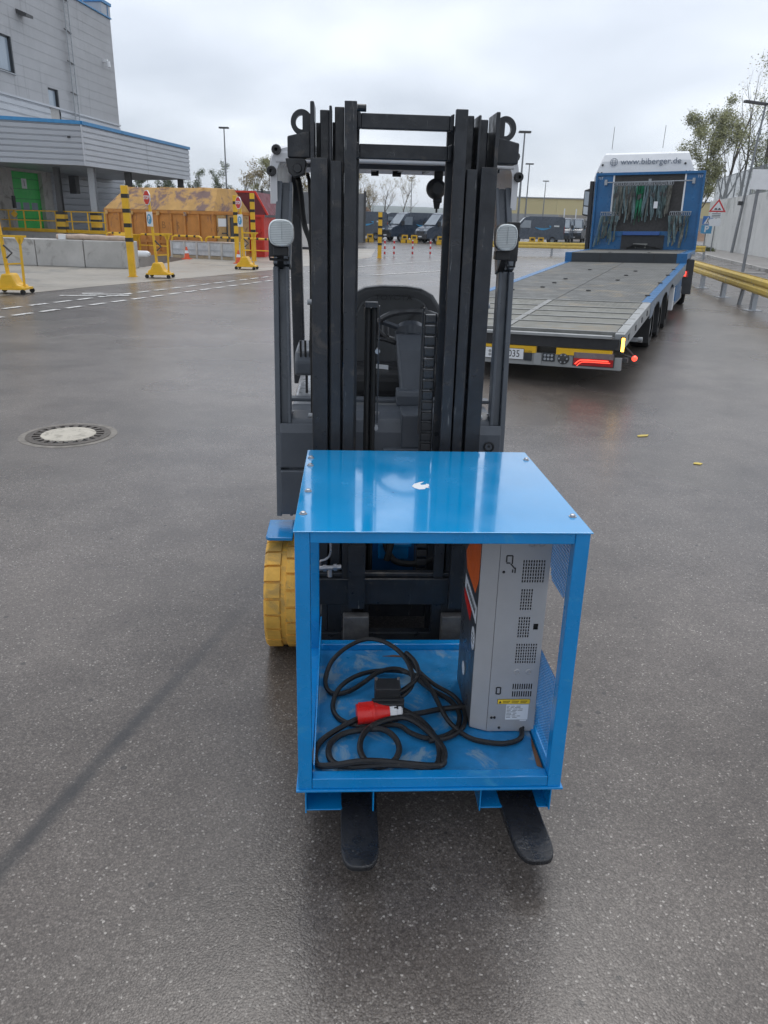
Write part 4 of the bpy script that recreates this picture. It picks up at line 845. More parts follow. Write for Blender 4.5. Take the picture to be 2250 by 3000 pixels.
b = MB(); pts = spline([(-.47, yb-.018, .255), (-.44, yb-.018, .285), (-.40, yb-.018, .300), (-.28, yb-.018, .302), (-.13, yb-.018, .302)], 4); b.tube(pts, .0065, 6); b.build('light_guide', m_tailon, o, True)
b = MB(); b.tube([(p[0]+.02, p[1], p[2]-.018) for p in pts], .0045, 6); b.build('light_guide', m_tailon, o, True)
o = MB().box(-.028, .006, -.035, .02, zr-.20, zr-.02).build('corner_marker', m_dark, tr)
MB().box(-.020, .010, -.040, -.0355, zr-.17, zr-.03).build('amber_lamp', m_amber, o, False, .004)
b = MB(); b.tube([(.01, .05, .36), (.10, .03, .34)], .012, 6); b.tube([(.02, .05, .44), (.10, .08, .36)], .010, 6); b.box(0, .05, 0, .1, .29, .33); o = b.build('marker_arm', m_rim, tr)
b = MB(); b.lathe([(-.03, 0), (-.03, .02), (-.015, .028), (.02, .028), (.035, .018), (.035, 0)], 14, 'y', (.118, .03, .335)); b.build('red_marker_lamp', m_tailon, o, True)
b = MB(); b.lathe([(-.03, 0), (-.03, .03), (.02, .033), (.02, 0)], 14, 'x', (.03, 1.35, .36)); b.box(-.2, .0, 1.32, 1.38, .34, .38); b.build('air_valve', m_zinc, tr, True)
for y in (.35, .95, 1.55, 2.1): MB().box(.0005, .006, y-.05, y+.05, dz(y)-.11, dz(y)-.05).build('stake_slot', m_dark, tr)
# toolbox, locker and rail on the right flank
MB().box(-.35, -.01, 6.75, 6.95, .22, .62).build('post_locker', m_white, tr, False, .006); b = MB().box(-.30, .0, 7.1, 8.55, .28, .74); b.build('side_tank', m_tblue, tr, False, .05, 3)
MB().box(-.06, -.005, 6.96, 9.0, .28, .36).build('side_guard', m_grey, tr); MB().box(-.06, .0, 8.56, 8.7, .38, .52).build('tank_bracket', m_grey, tr)
# gooseneck
gz0, gz1 = .938, 1.125
MB().box(-TW, -TW+.14, 9.262, 9.31, gz0-.04, gz1).build('step_end', m_tblue, tr); MB().box(-.20, -.0, 9.262, 9.31, gz0-.04, gz1).build('step_end', m_tblue, tr)
st_ = MB().box(-TW+.1405, -.2005, 9.275, 9.31, gz0-.04, gz1-.005).build('step_riser', m_dark, tr)
for x in (-1.75, -.65): MB().box(x-.02, x+.02, 9.268, 9.2745, gz0-.01, gz1-.02).build('riser_rib', m_black, tr)
MB().box(-TW+.12, -.16, 9.30, 12.20, gz1-.06, gz1).build('gooseneck_deck', m_deck, tr); 
for x0, x1 in ((-TW, -TW+.119), (-.159, 0)): MB().box(x0, x1, 9.311, 12.25, gz1-.12, gz1+.006).build('gooseneck_edge', m_tblue, tr, False, .005)
MB().box(-TW+.5, -.5, 9.4, 12.2, gz1-.30, gz1-.0605).build('gooseneck_frame', m_black, tr)
for x, y in ((-1.6, 9.6), (-.8, 9.7), (-.10, 9.8), (-.10, 10.6)): MB().box(x-.03, x+.03, y-.03, y+.03, gz1+.001, gz1+.012).build('lashing_ring', m_rim, tr)
# headboard
HB = 12.30; hz0, hz1 = 1.13, 2.875
MB().box(-TW, 0, HB, HB+.10, hz1-.06, hz1).build('headboard_top', m_tblue, tr, False, .005)
for x0, x1, xo0, xo1 in ((-TW, -TW+.43, -TW, -TW+.05), (-.43, 0, -.05, 0)):
    MB().box(x0+.001, x1, HB+.05, HB+.08, hz0, hz1-.0605).build('headboard_side_panel', m_tblue, tr); MB().box(xo0, xo1, HB-.02, HB+.049, hz0, hz1-.0605).build('headboard_post', m_tblue, tr, False, .005)
MB().box(-TW+.4305, -.4305, HB+.06, HB+.075, 1.55, hz1-.0605).build('headboard_mesh', mat('headboard_dark_mesh', (.045, .043, .042), .7, 0, .3, 20, .3, 60), tr)
for x in (-TW+.43, -.43): MB().box(x-.018, x+.018, HB+.035, HB+.0495, 1.95, hz1-.0605).build('white_strip', m_white, tr)
for x0, x1 in ((-TW+.051, -1.75), (-.75, -.051)): MB().box(x0, x1, HB+.03, HB+.0495, 1.44, 1.53).build('lower_rail', m_tblue, tr)
MB().box(-1.72, -.86, HB-.05, HB+.05, 1.46, 1.54).build('toolbox_lid', mat('lid_blue', (.03, .10, .32), .4), tr, False, .006)
MB().box(-TW+.4305, -.4305, HB+.0605, HB+.075, hz0, 1.5495).build('headboard_lower_panel', m_tblue, tr)
MB().box(-1.749, -.751, HB+.02, HB+.0600, 1.135, 1.459).build('coupling_recess', m_black, tr)
b = MB(); b.box(-1.45, -1.12, HB-.02, HB+.05, 1.24, 1.27); b.box(-1.42, -1.39, HB-.02, HB+.05, 1.16, 1.24); b.box(-1.18, -1.15, HB-.02, HB+.05, 1.16, 1.24); b.build('coupling_bracket', m_bar, tr)
b = MB()
for q in range(3): b.tube(spline([(-1.6+q*.1, HB-.02, 1.16), (-1.45, HB-.06, 1.20+q*.02), (-1.1, HB-.06, 1.21), (-.9+q*.05, HB-.02, 1.15)]), .014, 6)
b.build('air_hose', m_rubber, tr, True)
b = MB(); b.tube([(-2.22, HB-.03, 2.655), (-.26, HB-.03, 2.665)], .014, 8); b.build('hook_rail', m_zinc, tr, True)
for x in (-2.24, -1.22, -.24): MB().box(x-.03, x+.03, HB-.045, HB+.0495, 2.60, 2.72).build('rail_mount', m_zinc, tr)
for x0, x1 in ((-2.30, -1.88), (-.68, -.20)): MB().tube([(x0, HB-.02, 1.985), (x1, HB-.02, 1.985)], .012, 8).build('hook_rail', m_zinc, tr, True)
for x in (-TW+.09, -.09): text('corner_mark', 'TST', .075, m_label, tr, frame((x+(.02 if x < -1 else -.02), HB+.0485, 2.755), (1,0,0), (0,0,1)), .001)
# straps hanging from the rails: each one its own thing
TRM = Matrix.Translation(TR_LOC) @ Matrix.Rotation(TR_ROT[2], 4, 'Z') @ Matrix.Rotation(TR_ROT[1], 4, 'Y')
def nth(i): return str(i) + ('th' if 10 < i % 100 < 14 else {1: 'st', 2: 'nd', 3: 'rd'}.get(i % 10, 'th'))
def strap(x, z, ln, w, m, label, group, dy=0, sway=0.):
    o = thing('ratchet_strap', label, 'strap', TRM @ Vector((x, HB-.055+dy, z)), TR_ROT, group)
    h = MB(); h.tube([(0, .02, .012), (-.022, .0, -.01), (-.026, 0, -.055), (0, 0, -.09), (.026, 0, -.055), (.022, 0, -.01)], .006, 5, closed=True); h.build('hook', m_zinc, o)
    s_ = MB()
    for lay in range(2):
        off = (-.014 if lay else .012); L2 = ln * (1 if lay else random.uniform(.8, .97)); A, B = [], []; ph = random.uniform(0, 6)
        for i in range(7):
            t = i/6; cx = off + sway*t + .012*math.sin(ph + 3.1*t); tw = 1.5*math.sin(ph*1.3 + 3.6*t); yy = -.012*lay + .008*math.sin(ph+4*t)
            A.append((cx - w/2*math.cos(tw), yy - w/2*math.sin(tw)*.6, -.085 - L2*t)); B.append((cx + w/2*math.cos(tw), yy + w/2*math.sin(tw)*.6, -.085 - L2*t + random.uniform(-.012, .012)*(i == 6)))
        s_.strip(A, B)
    sm_ = s_.build('webbing', m, o); sd_ = sm_.modifiers.new('thick', 'SOLIDIFY'); sd_.thickness = .005
    if random.random() < .2: MB().box(-.02, .02, -.035, -.018, -.085-ln*.35, -.085-ln*.22).build('ratchet', m_rim, o)
random.seed(21)
for i in range(44):
    x = -2.0 + i*.0302 + random.uniform(-.012, .012); ln = random.uniform(.62, .95) * (1 - .25*abs(i-21)/23)
    if 17 <= i <= 22: m, lab_ = m_strap3, 'bright green lashing strap hanging in the middle of the headboard'
    elif random.random() < .5: m, lab_ = m_strap2, 'blue-grey lashing strap on the upper headboard rail'
    elif random.random() < .5: m, lab_ = m_strap4, 'dirty beige lashing strap on the upper headboard rail'
    else: m, lab_ = m_strap, 'dark grey-green lashing strap on the upper headboard rail'
    strap(x, 2.655, ln, random.uniform(.028, .048), m, lab_.replace(' on the upper', ', ' + nth(i+1) + ' from left on the upper').replace(' hanging in', ', ' + nth(i+1) + ' from left, hanging in'), lab_.split(' on ')[0].split(' hanging')[0] + 's', random.uniform(-.03, .0), random.uniform(-.05, .05))
for i in range(10): strap(-2.26 + i*.042, 1.985, random.uniform(.5, .72), .045, (m_strap2, m_strap, m_strap4)[i % 3], 'grey lashing strap, ' + nth(i+1) + ' from left in the left lower bunch on the headboard', 'left lower strap bunch', random.uniform(-.05, 0), random.uniform(-.16, .03))
for i in range(11): strap(-.66 + i*.042, 1.985, random.uniform(.5, .74), .045, (m_strap2, m_strap, m_strap4)[i % 3], 'grey lashing strap, ' + nth(i+1) + ' from left in the right lower bunch on the headboard', 'right lower strap bunch', random.uniform(-.05, 0), random.uniform(-.10, .04))
tag(MB().box(-.045, .045, -.004, .004, -.075, .075).build('paper_tag', m_label), 'white paper tag clipped among the hanging lashing straps', 'tag').matrix_world = TRM @ Matrix.Translation((-1.02, HB-.12, 2.14))
# tractor
tk = thing('truck_tractor', 'white truck cab with web address on its roof, ahead of the headboard', 'truck', TRM @ Vector((-1.247, 10.75, 0)), (0, -.026, TR_ROT[2] + .085))
TKO = Vector((-1.247, 10.75, 0))
cabp = [(12.62, .95), (12.62, 2.90), (12.64, 3.14), (12.72, 3.29), (13.0, 3.35), (14.2, 3.37), (14.75, 3.20), (14.95, 2.85), (15.0, 2.0), (15.02, .5), (14.8, .45), (13.0, .6), (12.8, .95)]
cb = MB(); ks = []
for xs_, sc in ((-TW+.02, .955), (-TW+.14, 1.0), (-.14, 1.0), (-.02, .955)): ks.append([(xs_ + (0 if z < 2.7 else (.20 if xs_ < -1.2 else -.20)*(z-2.7)/.6*(1 if sc < 1 else .7)), y, 0.5 + (z-.5)*sc if z > 2.7 else z) for y, z in cabp])
n = len(cabp)
for q in range(3):
    for i in range(n): cb.add([ks[q][i], ks[q+1][i], ks[q+1][(i+1) % n], ks[q][(i+1) % n]], [(0,1,2,3)])
cb.add(ks[0], [tuple(range(n))]); cb.add(ks[3], [tuple(reversed(range(n)))])
co = cb.build('cab', m_white, tk, False, .05, 3)
ym = Vector((0, .9, .95)).normalized()
cap_n = (12.765, 3.09)
text('web_address', 'www.biberger.de', .185, mat('print_grey', (.17, .20, .25), .5), tk, frame((-1.13, 12.612, 3.12), (1,0,0), (0,.02,.22)), .004, xs=1.08)
b = MB(); fr = frame((-1.98, 12.612, 3.12), (1,0,0), (0,.02,.22))
for rr, pts in (((.006), [fr @ Vector((.085*math.cos(t), .085*math.sin(t), .004)) for t in [math.pi*2*i/20 for i in range(20)]]), (.005, [fr @ Vector((.04*math.cos(t), .085*math.sin(t), .004)) for t in [math.pi*2*i/20 for i in range(20)]])): b.tube(pts, rr, 5, closed=True)
for v in (-.04, 0, .04): b.bar(fr @ Vector((-.08+abs(v)*.3, v, .004)), fr @ Vector((.08-abs(v)*.3, v, .004)), .010, .006)
b.build('globe_emblem', mat('print_grey', (.1, .13, .17)), tk)
for x, y, z in ((-2.24, 12.615, 3.06), (-.34, 12.615, 3.06), (-2.33, 12.61, 2.88), (-2.25, 12.61, 2.88), (-.30, 12.61, 2.88), (-.22, 12.61, 2.88)):
    MB().lathe([(-.02, 0), (-.02, .022), (.01, .026)], 10, 'y', (x, y, z)).build('roof_stud', m_black, tk, True)
for x in (-2.1, -.9): MB().tube([(x, 13.3, 3.46), (x+.02, 13.2, 3.95)], .006, 5).build('antenna', m_black, tk)
for x, s_ in ((-TW-.22, -1), (.10, 1)):
    b = MB(); b.prism([(x-.10, 1.95), (x+.09, 1.90), (x+.12, 2.05), (x+.12, 2.55), (x+.05, 2.62), (x-.09, 2.58)], XZ, 14.55, 14.72); mo = b.build('mirror', m_black, tk, False, .02)
    MB().prism([(x-.075, 2.20), (x+.085, 2.18), (x+.095, 2.53), (x-.07, 2.55)], XZ, 14.543, 14.549).build('mirror_glass', m_glass, mo); MB().prism([(x-.075, 1.98), (x+.07, 1.95), (x+.085, 2.15), (x-.075, 2.17)], XZ, 14.543, 14.549).build('mirror_glass', m_lite, mo)
    MB().tube([(x, 14.66, 2.5), (x-s_*.26, 14.75, 2.55)], .02, 6).build('mirror_arm', m_black, mo)
b = MB(); b.box(-TW+.0, -TW+.10, 12.5, 13.0, 1.0, 2.7); b.build('side_fairing', m_black, tk, False, .02)
MB().box(-1.75, -.75, 9.0, 14.8, .55, .80).build('chassis_frame', m_black, tk)
for y in (10.75, 14.1):
    for x, off in ((-.18, 0), (-TW+.18, .06)): truck_wheel(x, y, .48, .30, tk, .48+off)
for x0, x1 in ((-TW-.02, -TW+.5), (-.42, .06)):
    b = MB(); pts = []
    for i in range(12): t = math.pi*(.02 + .96*i/11); pts.append((10.75+.60*math.cos(t), .50+.56*math.sin(t)))
    b.prism(pts + [(10.75-.63, .50), (10.75-.64, .62)] + [(y-(.02 if y < 10.75 else -.02), z+.02) for y, z in reversed(pts)], YZ, x0, x1); b.build('mudguard', m_dark, tk)
    MB().box(x0, x1, 10.09, 10.12, .26, .98).build('mudflap', mat('mudflap_grey', (.05, .053, .06), .5), tk, False, .01)
    o = MB().box((x0+x1)/2-.10, (x0+x1)/2+.14, 10.06, 10.0895, .62, .76).build('tail_lamp', m_tail, tk); 
    MB().box((x0+x1)/2-.07, (x0+x1)/2+.10, 10.05, 10.0595, .64, .74).build('lit_element', m_tailon, o)
    b = MB(); b.prism([(10.085, .98), (10.085, .985), (10.16, .99), (10.4, .99), (10.4, .98)], YZ, x0+.02, x1-.02); b.build('mudguard_cap', m_dark, tk, False, .02)

for o in list(bpy.data.objects):
    if o.parent is tk: o.location = o.location - TKO
# ================================================================= left: building, canopy, dock
BH = .143; ux, uy = math.sin(R(5.05)), math.cos(R(5.05))         # the long wall runs away from the camera
WC = Vector((-18.83, 58.0)); wd = Vector((ux, uy)); wn = Vector((uy, -ux))      # far corner, wall direction, outward normal (towards the yard)
def wall_pt(s, o=0.): p = WC - wd*s + wn*o; return p             # s metres towards the camera from the far corner
bd = thing('warehouse_building', 'tall grey clad warehouse at the left with ladder, windows and green door', 'building', (WC.x, WC.y, 0), -R(5.05))
# local frame: y along the wall (towards far), x outward; s = -y
def LB(x, s, z): return (x, -s, z)
fnW = lambda s, z, d: (d, -s, z)
ZC = 7.22; ZT = 13.4
wins = [(12.8, 14.9, 8.25, 9.95), (8.35, 9.45, 5.9, 8.15)]
g = MB(); g.holes(0, 22, ZC, ZT, [(12.8, 14.9, 8.25, 9.95), (8.35, 9.45, 7.2201, 8.15)], fnW, 0, -.35); 
g.add([LB(-.01,0,ZC), LB(-14,0,ZC), LB(-14,0,ZT), LB(-.01,0,ZT)], [(0,1,2,3)]); g.build('upper_wall', mat('upper_wall_panel', (.40, .405, .415), .55, .05, .05, .6, streak=((.335, .34, .35), .57, (1.6, 1.6, .12))), bd)
# fine horizontal board joints of the upper wall
for i in range(1, 12):
    z = ZC + i*.52
    segs = [(0, 22)]
    for a, b_, c, d in wins:
        if c-.02 < z < d+.02:
            ns = []
            for p, q in segs:
                if a < q and b_ > p: ns += [(p, a-.08), (b_+.08, q)]
                else: ns.append((p, q))
            segs = ns
    for p, q in segs: MB().box(.002, .008, -q, -p, z-.008, z+.008).build('board_joint', mat('joint_grey', (.33, .335, .345), .6), bd)
MB().box(.0, .10, -22, 0, ZC-.10, ZC).build('flashing', m_clad2, bd)
# ribbed lower cladding: real profiled sheets
def ribbed(name, s0, s1, z0, z1, x, par, m, fn, pitch=.32, depth=.05, hs=()):
    mb = MB(); n_ = max(1, int(round((z1-z0)/pitch))); h = (z1-z0)/n_
    for i in range(n_):
        z = z0 + i*h
        o_ = MB(); A = [fn(s0, z, x+depth), fn(s0, z+h*.70, x+depth), fn(s0, z+h*.82, x), fn(s0, z+h, x)]; B = [fn(s1, z, x+depth), fn(s1, z+h*.70, x+depth), fn(s1, z+h*.82, x), fn(s1, z+h, x)]
        o_.strip(A, B); o_.add([fn(s0, z, x), fn(s1, z, x), fn(s1, z, x+depth), fn(s0, z, x+depth)], [(0,1,2,3)]); o_.build(name, m, par)
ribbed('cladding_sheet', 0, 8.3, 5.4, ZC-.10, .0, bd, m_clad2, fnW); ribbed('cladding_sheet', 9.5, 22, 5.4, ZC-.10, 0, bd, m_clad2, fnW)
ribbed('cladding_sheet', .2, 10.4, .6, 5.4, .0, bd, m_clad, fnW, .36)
MB().box(-14, -.36, -21.9, -.01, 0, 13.3).build('core', m_conc, bd)
MB().box(-.355, -.001, -21.9, -.0, .0, ZC-.101).build('plinth_wall', m_conc, bd)
# windows with dark reveals
for a, b_, c, d in wins:
    w = MB(); t = .09; w.box(-.18, -.10, -b_, -a, c, c+t); w.box(-.18, -.10, -b_, -a, d-t, d); w.box(-.18, -.10, -a-t, -a, c+t, d-t); w.box(-.18, -.10, -b_, -b_+t, c+t, d-t); wo_ = w.build('window', m_dark, bd)
    MB().box(-.15, -.13, -b_+t, -a-t, c+t, d-t).build('pane', m_glass, wo_); MB().box(-.1, .09, -b_-.05, -a+.05, c-.05, c-.001).build('sill', m_zinc, wo_)
    MB().box(-.0995, .012, -a-.05, -a+.06, c, d).build('reveal', m_dark, wo_)
# roof edge: lower parapet and a raised blue-trimmed corner
rf = MB().box(-3, .10, -22, -.0, 13.41, 13.48).build('roof_edge', m_trim, bd)
rp = MB(); rp.box(-6, .04, -1.3, .0, 13.4805, 14.12); rp.build('roof_upstand', m_clad, bd); MB().box(-6.05, .12, -1.4, .08, 14.125, 14.3).build('parapet_cap', m_trim, bd); MB().box(.045, .07, -.45, -.38, 13.49, 14.12).build('down_pipe', m_trim, bd)
for y in (-3.6, -5.2): MB().tube([(-.1, y, 13.48), (-.1, y, 14.3)], .03, 6).build('roof_rail_post', m_zinc, bd)
MB().tube([(-.1, -6, 14.25), (-.1, -2.3, 14.25)], .025, 6).build('roof_rail', m_zinc, bd)
# ladder with stand-off brackets
ld = MB(); ls = 6.6
for ds_ in (-.25, .25): ld.tube([LB(.22, ls+ds_, 5.4), LB(.22, ls+ds_, 14.2)], .03, 6)
lo = ld.build('ladder', m_zinc, bd)
for i in range(38): MB().bar(LB(.22, ls-.25, 5.5+i*.23), LB(.22, ls+.25, 5.5+i*.23), .03, .03).build('rung', m_zinc, lo)
for i in range(5): MB().bar(LB(.0, ls-.8, 6.6+i*1.62), LB(.22, ls+.5, 6.6+i*1.62), .05, .05).build('ladder_bracket', m_rim, lo)
b = MB(); b.lathe([(0, 0), (0, .13), (.34, .11), (.34, 0)], 12, 'z', LB(.35, 1.7, 10.4)); b.box(.0, .3, -1.76, -1.6, 10.7, 10.85); b.build('security_camera', m_white, bd)
b = MB(); b.prism([(0, 11.2), (.55, 11.05), (.55, 11.2), (0, 11.4)], lambda u, v, d: (u, d, v), -11.9, -11.2); b.build('wall_lamp', m_rim, bd)
# door and dock
DS0, DS1, DZ0, DZ1 = 11.95, 15.0, .68, 3.52
dr = MB(); dr.box(.06, .10, -DS1, -DS0, DZ0, DZ1); do = dr.build('dock_door', m_green, bd)
for i in range(1, 6): MB().box(.1005, .108, -DS1, -DS0, DZ0+i*.5-.012, DZ0+i*.5+.012).build('panel_seam', mat('green_dark', (.008, .16, .03), .5), do)
for i in range(3): MB().box(.1005, .112, -DS1+.25+i*.88, -DS1+.87+i*.88, 1.62, 2.0).build('door_window', m_glass, do)
sg_ = MB().box(.1005, .115, -13.75, -13.25, 2.7, 3.2).build('door_number_plate', m_label, do); text('door_number', '1', .42, m_print, sg_, frame(LB(.117, 13.5, 2.95), (0,1,0), (0,0,1)), .002)
MB().box(.0, .32, -DS0, -DS0+.5, .6, 3.9).build('door_jamb', m_conc, bd); MB().box(.0, .32, -DS1-.45, -DS1, .6, 3.9).build('door_jamb', m_conc, bd); MB().box(.0, .31, -DS1, -DS0, DZ1+.01, 3.9).build('door_lintel', m_conc, bd)
MB().box(.001, .02, -11.44, -10.4, .6, 3.9).build('bay_wall_panel', m_conc, bd); MB().box(.32, .42, -DS1-.3, -DS1-.1, 1.7, 2.3).build('door_control_box', m_black, bd)
b = MB().box(.35, .75, -8.9, -8.4, 2.6, 3.6); b.build('unit_heater', m_rim, bd)
# canopy
cn = thing('loading_canopy', 'grey ribbed canopy with blue top edge on steel columns over the dock', 'canopy', (0,0,0))
cp = [Vector((-21.0, 36.5)), Vector((-14.49, 39.0)), Vector((-12.76, 52.0))]; cin = [Vector((-23, 42.5)), Vector((-20.0, 43.5)), Vector((-18.85, 56))]
cz0, cz1 = 3.63, 5.36
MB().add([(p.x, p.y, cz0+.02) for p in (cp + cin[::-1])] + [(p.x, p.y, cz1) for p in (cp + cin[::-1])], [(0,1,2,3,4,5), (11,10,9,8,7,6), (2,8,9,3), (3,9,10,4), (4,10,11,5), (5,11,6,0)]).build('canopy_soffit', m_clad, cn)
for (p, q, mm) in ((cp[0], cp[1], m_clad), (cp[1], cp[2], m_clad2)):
    d = (q-p).normalized(); nn_ = Vector((d.y, -d.x)); ln = (q-p).length
    fnC = lambda s, z, o_, p=p, d=d, nn_=nn_: (p.x+d.x*s+nn_.x*o_, p.y+d.y*s+nn_.y*o_, z)
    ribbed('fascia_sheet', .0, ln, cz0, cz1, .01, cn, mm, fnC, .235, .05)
    t = MB()
    for o0, o1, za, zb in ((.0, .13, cz1, cz1+.15),): t.add([fnC(s_, z_, o_) for s_ in (-.03, ln+.03) for z_ in (za, zb) for o_ in (o0-.4, o1)], [(0,1,3,2), (4,6,7,5), (0,4,5,1), (2,3,7,6), (1,5,7,3), (0,2,6,4)])
    t.build('canopy_trim', m_trim, cn)
    if ln > 8: MB().add([fnC(s_, z_, .065) for s_ in (6.9, 6.95) for z_ in (cz0, cz1)], [(0,2,3,1)]).build('sheet_joint', m_zinc, cn)
MB().add([(cp[1].x+.03, cp[1].y-.07, cz0), (cp[1].x+.09, cp[1].y-.02, cz0), (cp[1].x+.09, cp[1].y-.02, cz1), (cp[1].x+.03, cp[1].y-.07, cz1)], [(0,1,2,3)]).build('corner_trim', m_clad2, cn)
for x, y, nr in ((-14.8, 40.7, 1), (-16.55, 40.8, 0), (-14.1, 44.1, 2), (-13.2, 51.4, 2)):
    c = MB(); w = .15 if nr != 0 else .13; zb = .6 if nr < 2 else 0.
    c.box(x-w, x+w, y-.018+w, y+w, zb, cz0); c.box(x-w, x+w, y-w, y-w+.018, zb, cz0); c.box(x-.01, x+.01, y-w+.018, y+w-.018, zb, cz0); c.build('column', m_zinc if nr == 1 else m_rim, cn)
    if nr < 2:
        o = MB().box(x-.21, x+.21, y-.21, y+.21, .6, 1.55).build('impact_guard', m_yel, cn)
        for z in (.75, 1.12, 1.46): MB().box(x-.214, x+.214, y-.214, y+.214, z, z+.14).build('black_band', m_blk, o)
b = MB(); b.box(.0, .12, -.05, .05, -.04, .04); o = b.build('canopy_lamp', m_black, cn); o.location = (cp[1].x-.5, cp[1].y-.35, 4.8)
# dock platform with railing
dk = thing('loading_dock', 'raised concrete loading dock with yellow railing in front of the green door', 'loading dock', (0,0,0))
e0, e1, e2 = Vector((-22.3, 42.9)), Vector((-14.0, 39.9)), Vector((-13.2, 47))
MB().add([(x, y, z) for z in (-1.12, .6) for x, y in ((e0.x, e0.y), (e1.x, e1.y), (e2.x, e2.y), (-19.2, 52), (-21.8, 46))], [(4,3,2,1,0), (5,6,7,8,9), (0,1,6,5), (1,2,7,6), (2,3,8,7), (3,4,9,8), (4,0,5,9)]).build('platform', m_conc, dk)
d = (e1-e0).normalized()
def dpt(s_, z): q = e0 + d*s_; return (q.x, q.y-.03, z)
LN = (e1-e0).length
MB().bar(dpt(1.6, .68), dpt(LN, .68), .04, .16).build('kick_plate', m_yel, dk)
k = 0
for i in range(8):
    s_ = 1.7 + i*(LN-1.8)/7; MB().bar(dpt(s_, .6), dpt(s_, 1.6), .055, .055).build('rail_post', m_yel, dk)
for z in (1.60, 1.14): MB().bar(dpt(1.6, z), dpt(LN, z), .05, .05).build('rail_bar', m_yel, dk)
q = dpt(3.1, 1.32); MB().prism([(-.18, 0), (0, -.18), (.18, 0), (0, .18)], lambda u, v, dd: (q[0]+u, q[1]-.05+dd, q[2]+v+.1), 0, .02).build('diamond_sign', m_yel, dk)
# concrete block wall and the roll on it
for i, (xa, ya, xb, yb_) in enumerate(((-12.9, 25.0, -11.05, 24.86), (-11.03, 24.86, -9.5, 24.73), (-9.48, 24.73, -7.95, 24.6), (-15.0, 25.15, -12.92, 25.0))):
    o = MB().add([(xa,ya,0),(xb,yb_,0),(xb,yb_+.6,0),(xa,ya+.6,0),(xa,ya,.80),(xb,yb_,.80),(xb,yb_+.6,.80),(xa,ya+.6,.80)], [(0,3,2,1),(4,5,6,7),(0,1,5,4),(1,2,6,5),(2,3,7,6),(3,0,4,7)]).build('concrete_block', m_conc, None, False, .03)
    tag(o, ('grey concrete wall block third from the yellow post', 'grey concrete wall block in the middle, second from the yellow post', 'grey concrete wall block at the right end, beside the yellow post', 'grey concrete wall block cut by the left picture edge')[i], 'concrete block', 'concrete blocks edging the loading bay')
rl_ = thing('rolled_tarp', 'long beige rolled tarp lying on top of the concrete block wall', 'rolled tarp', (-10.1, 24.95, .87), -.07)
MB().tube(spline([(-.25, 0, .0), (.5, .01, .012), (1.2, -.01, 0), (1.95, 0, -.01)]), [.085+.01*math.sin(i*1.3) for i in range(19)], 10).build('roll', mat('beige_tarp', (.46, .36, .29), .8, 0, .2, 5, .4, 14), rl_, True)
MB().box(-.16, .06, -.12, .12, -.065, .08).build('roll_end_box', m_label, rl_); MB().tube([(1.94, 0, 0), (1.99, 0, 0)], .06, 10).build('roll_core', m_dark, rl_)
# ================================================================= containers
def hexcont(name, label, loc, rz, Lc, Wc, zw, zt, mw, mr, mend, lettering=None, ribs=8):
    t = thing(name, label, 'container', loc, rz)
    # local: x along the length (0..Lc), y across (0..Wc), near long side at y = 0
    MB().box(.02, Lc-.02, .05, Wc-.05, .12, zw).build('wall', mw, t)
    MB().box(-.02, Lc+.02, .0, Wc, .0, .16).build('base_frame', mw, t); MB().box(-.03, Lc+.03, -.02, Wc+.02, zw-.13, zw).build('top_frame', mw, t, False, .02)
    r = MB(); c = .62; pf = [(-.03, zw+.001), (Wc+.03, zw+.001), (Wc-c, zt), (c, zt)]
    k = 4; vs_ = [(-.02, u, v) if i < 2 else (.75, u, v) for i, (u, v) in enumerate(pf)] + [(Lc, u, v) if i < 2 else (Lc-.25, u, v) for i, (u, v) in enumerate(pf)]; r.add(vs_, [(0,1,2,3), (7,6,5,4), (0,4,5,1), (1,5,6,2), (2,6,7,3), (3,7,4,0)]); ro = r.build('roof', mr, t, False, .02)
    for i in range(ribs+1):
        x = .03 + (Lc-.14)*i/ribs; MB().box(x, x+.09, -.012, .0495, .16, zw-.131).build('rib', mw, t, False, .01)
        if i < ribs and i % 2 == 0: MB().box(x+.06, x+.20, -.06, -.021, zw-.20, zw-.05).build('latch', mr, t)
    for i in range(3): MB().box(Lc*(i+.5)/3, Lc*(i+.5)/3+.05, .3, Wc-.3, zt+.001, zt+.02).build('roof_seam', mr, ro)
    MB().bar((0, .02, .55), (Lc, .02, .55), .05, .10).build('side_rail', mw, t)
    return t
oc = hexcont('roll_off_container', 'rusty orange roll-off container with patchy pitched roof', (-12.2, 34.6, 0), R(-27), 5.85, 2.3, 1.76, 2.62, m_ored, m_oroof, None)
random.seed(4)
for x, ch_ in ((3.2, 'B'), (3.95, 'S')): text('faded_letter', ch_, .38, mat('faded_print', (.26, .12, .03), .7, 0, .4, 12), oc, frame((x, .044, 1.18), (1,0,0), (0,0,1)), .002)
e_ = MB(); e_.box(5.851, 5.89, .15, 2.2, .3, 1.62); eo = e_.build('end_door', mat('tan_end', (.42, .26, .10), .65, 0, .2, 3, stain=((.22, .12, .06), .33, 3)), oc)
MB().box(5.892, 5.90, .2, .7, 1.2, 1.5).build('end_label', m_label, eo); MB().box(5.892, 5.92, .95, 1.2, .35, 1.55).build('end_bar', m_rim, eo)
b = MB(); b.tube([(5.92, .72, .3), (5.92, .72, 1.65)], .03, 6); b.tube([(5.92, .4, .95), (5.92, .72, .95), (5.95, .75, .7)], .025, 6); b.build('lock_rod', m_rim, eo)
rc = thing('red_container', 'bright red container with maroon tarp end beside the orange one', 'container', (-7.35, 34.2, 0), R(-4))
RW, RL_, RZ, RT = 2.0, 5.2, 1.58, 2.56
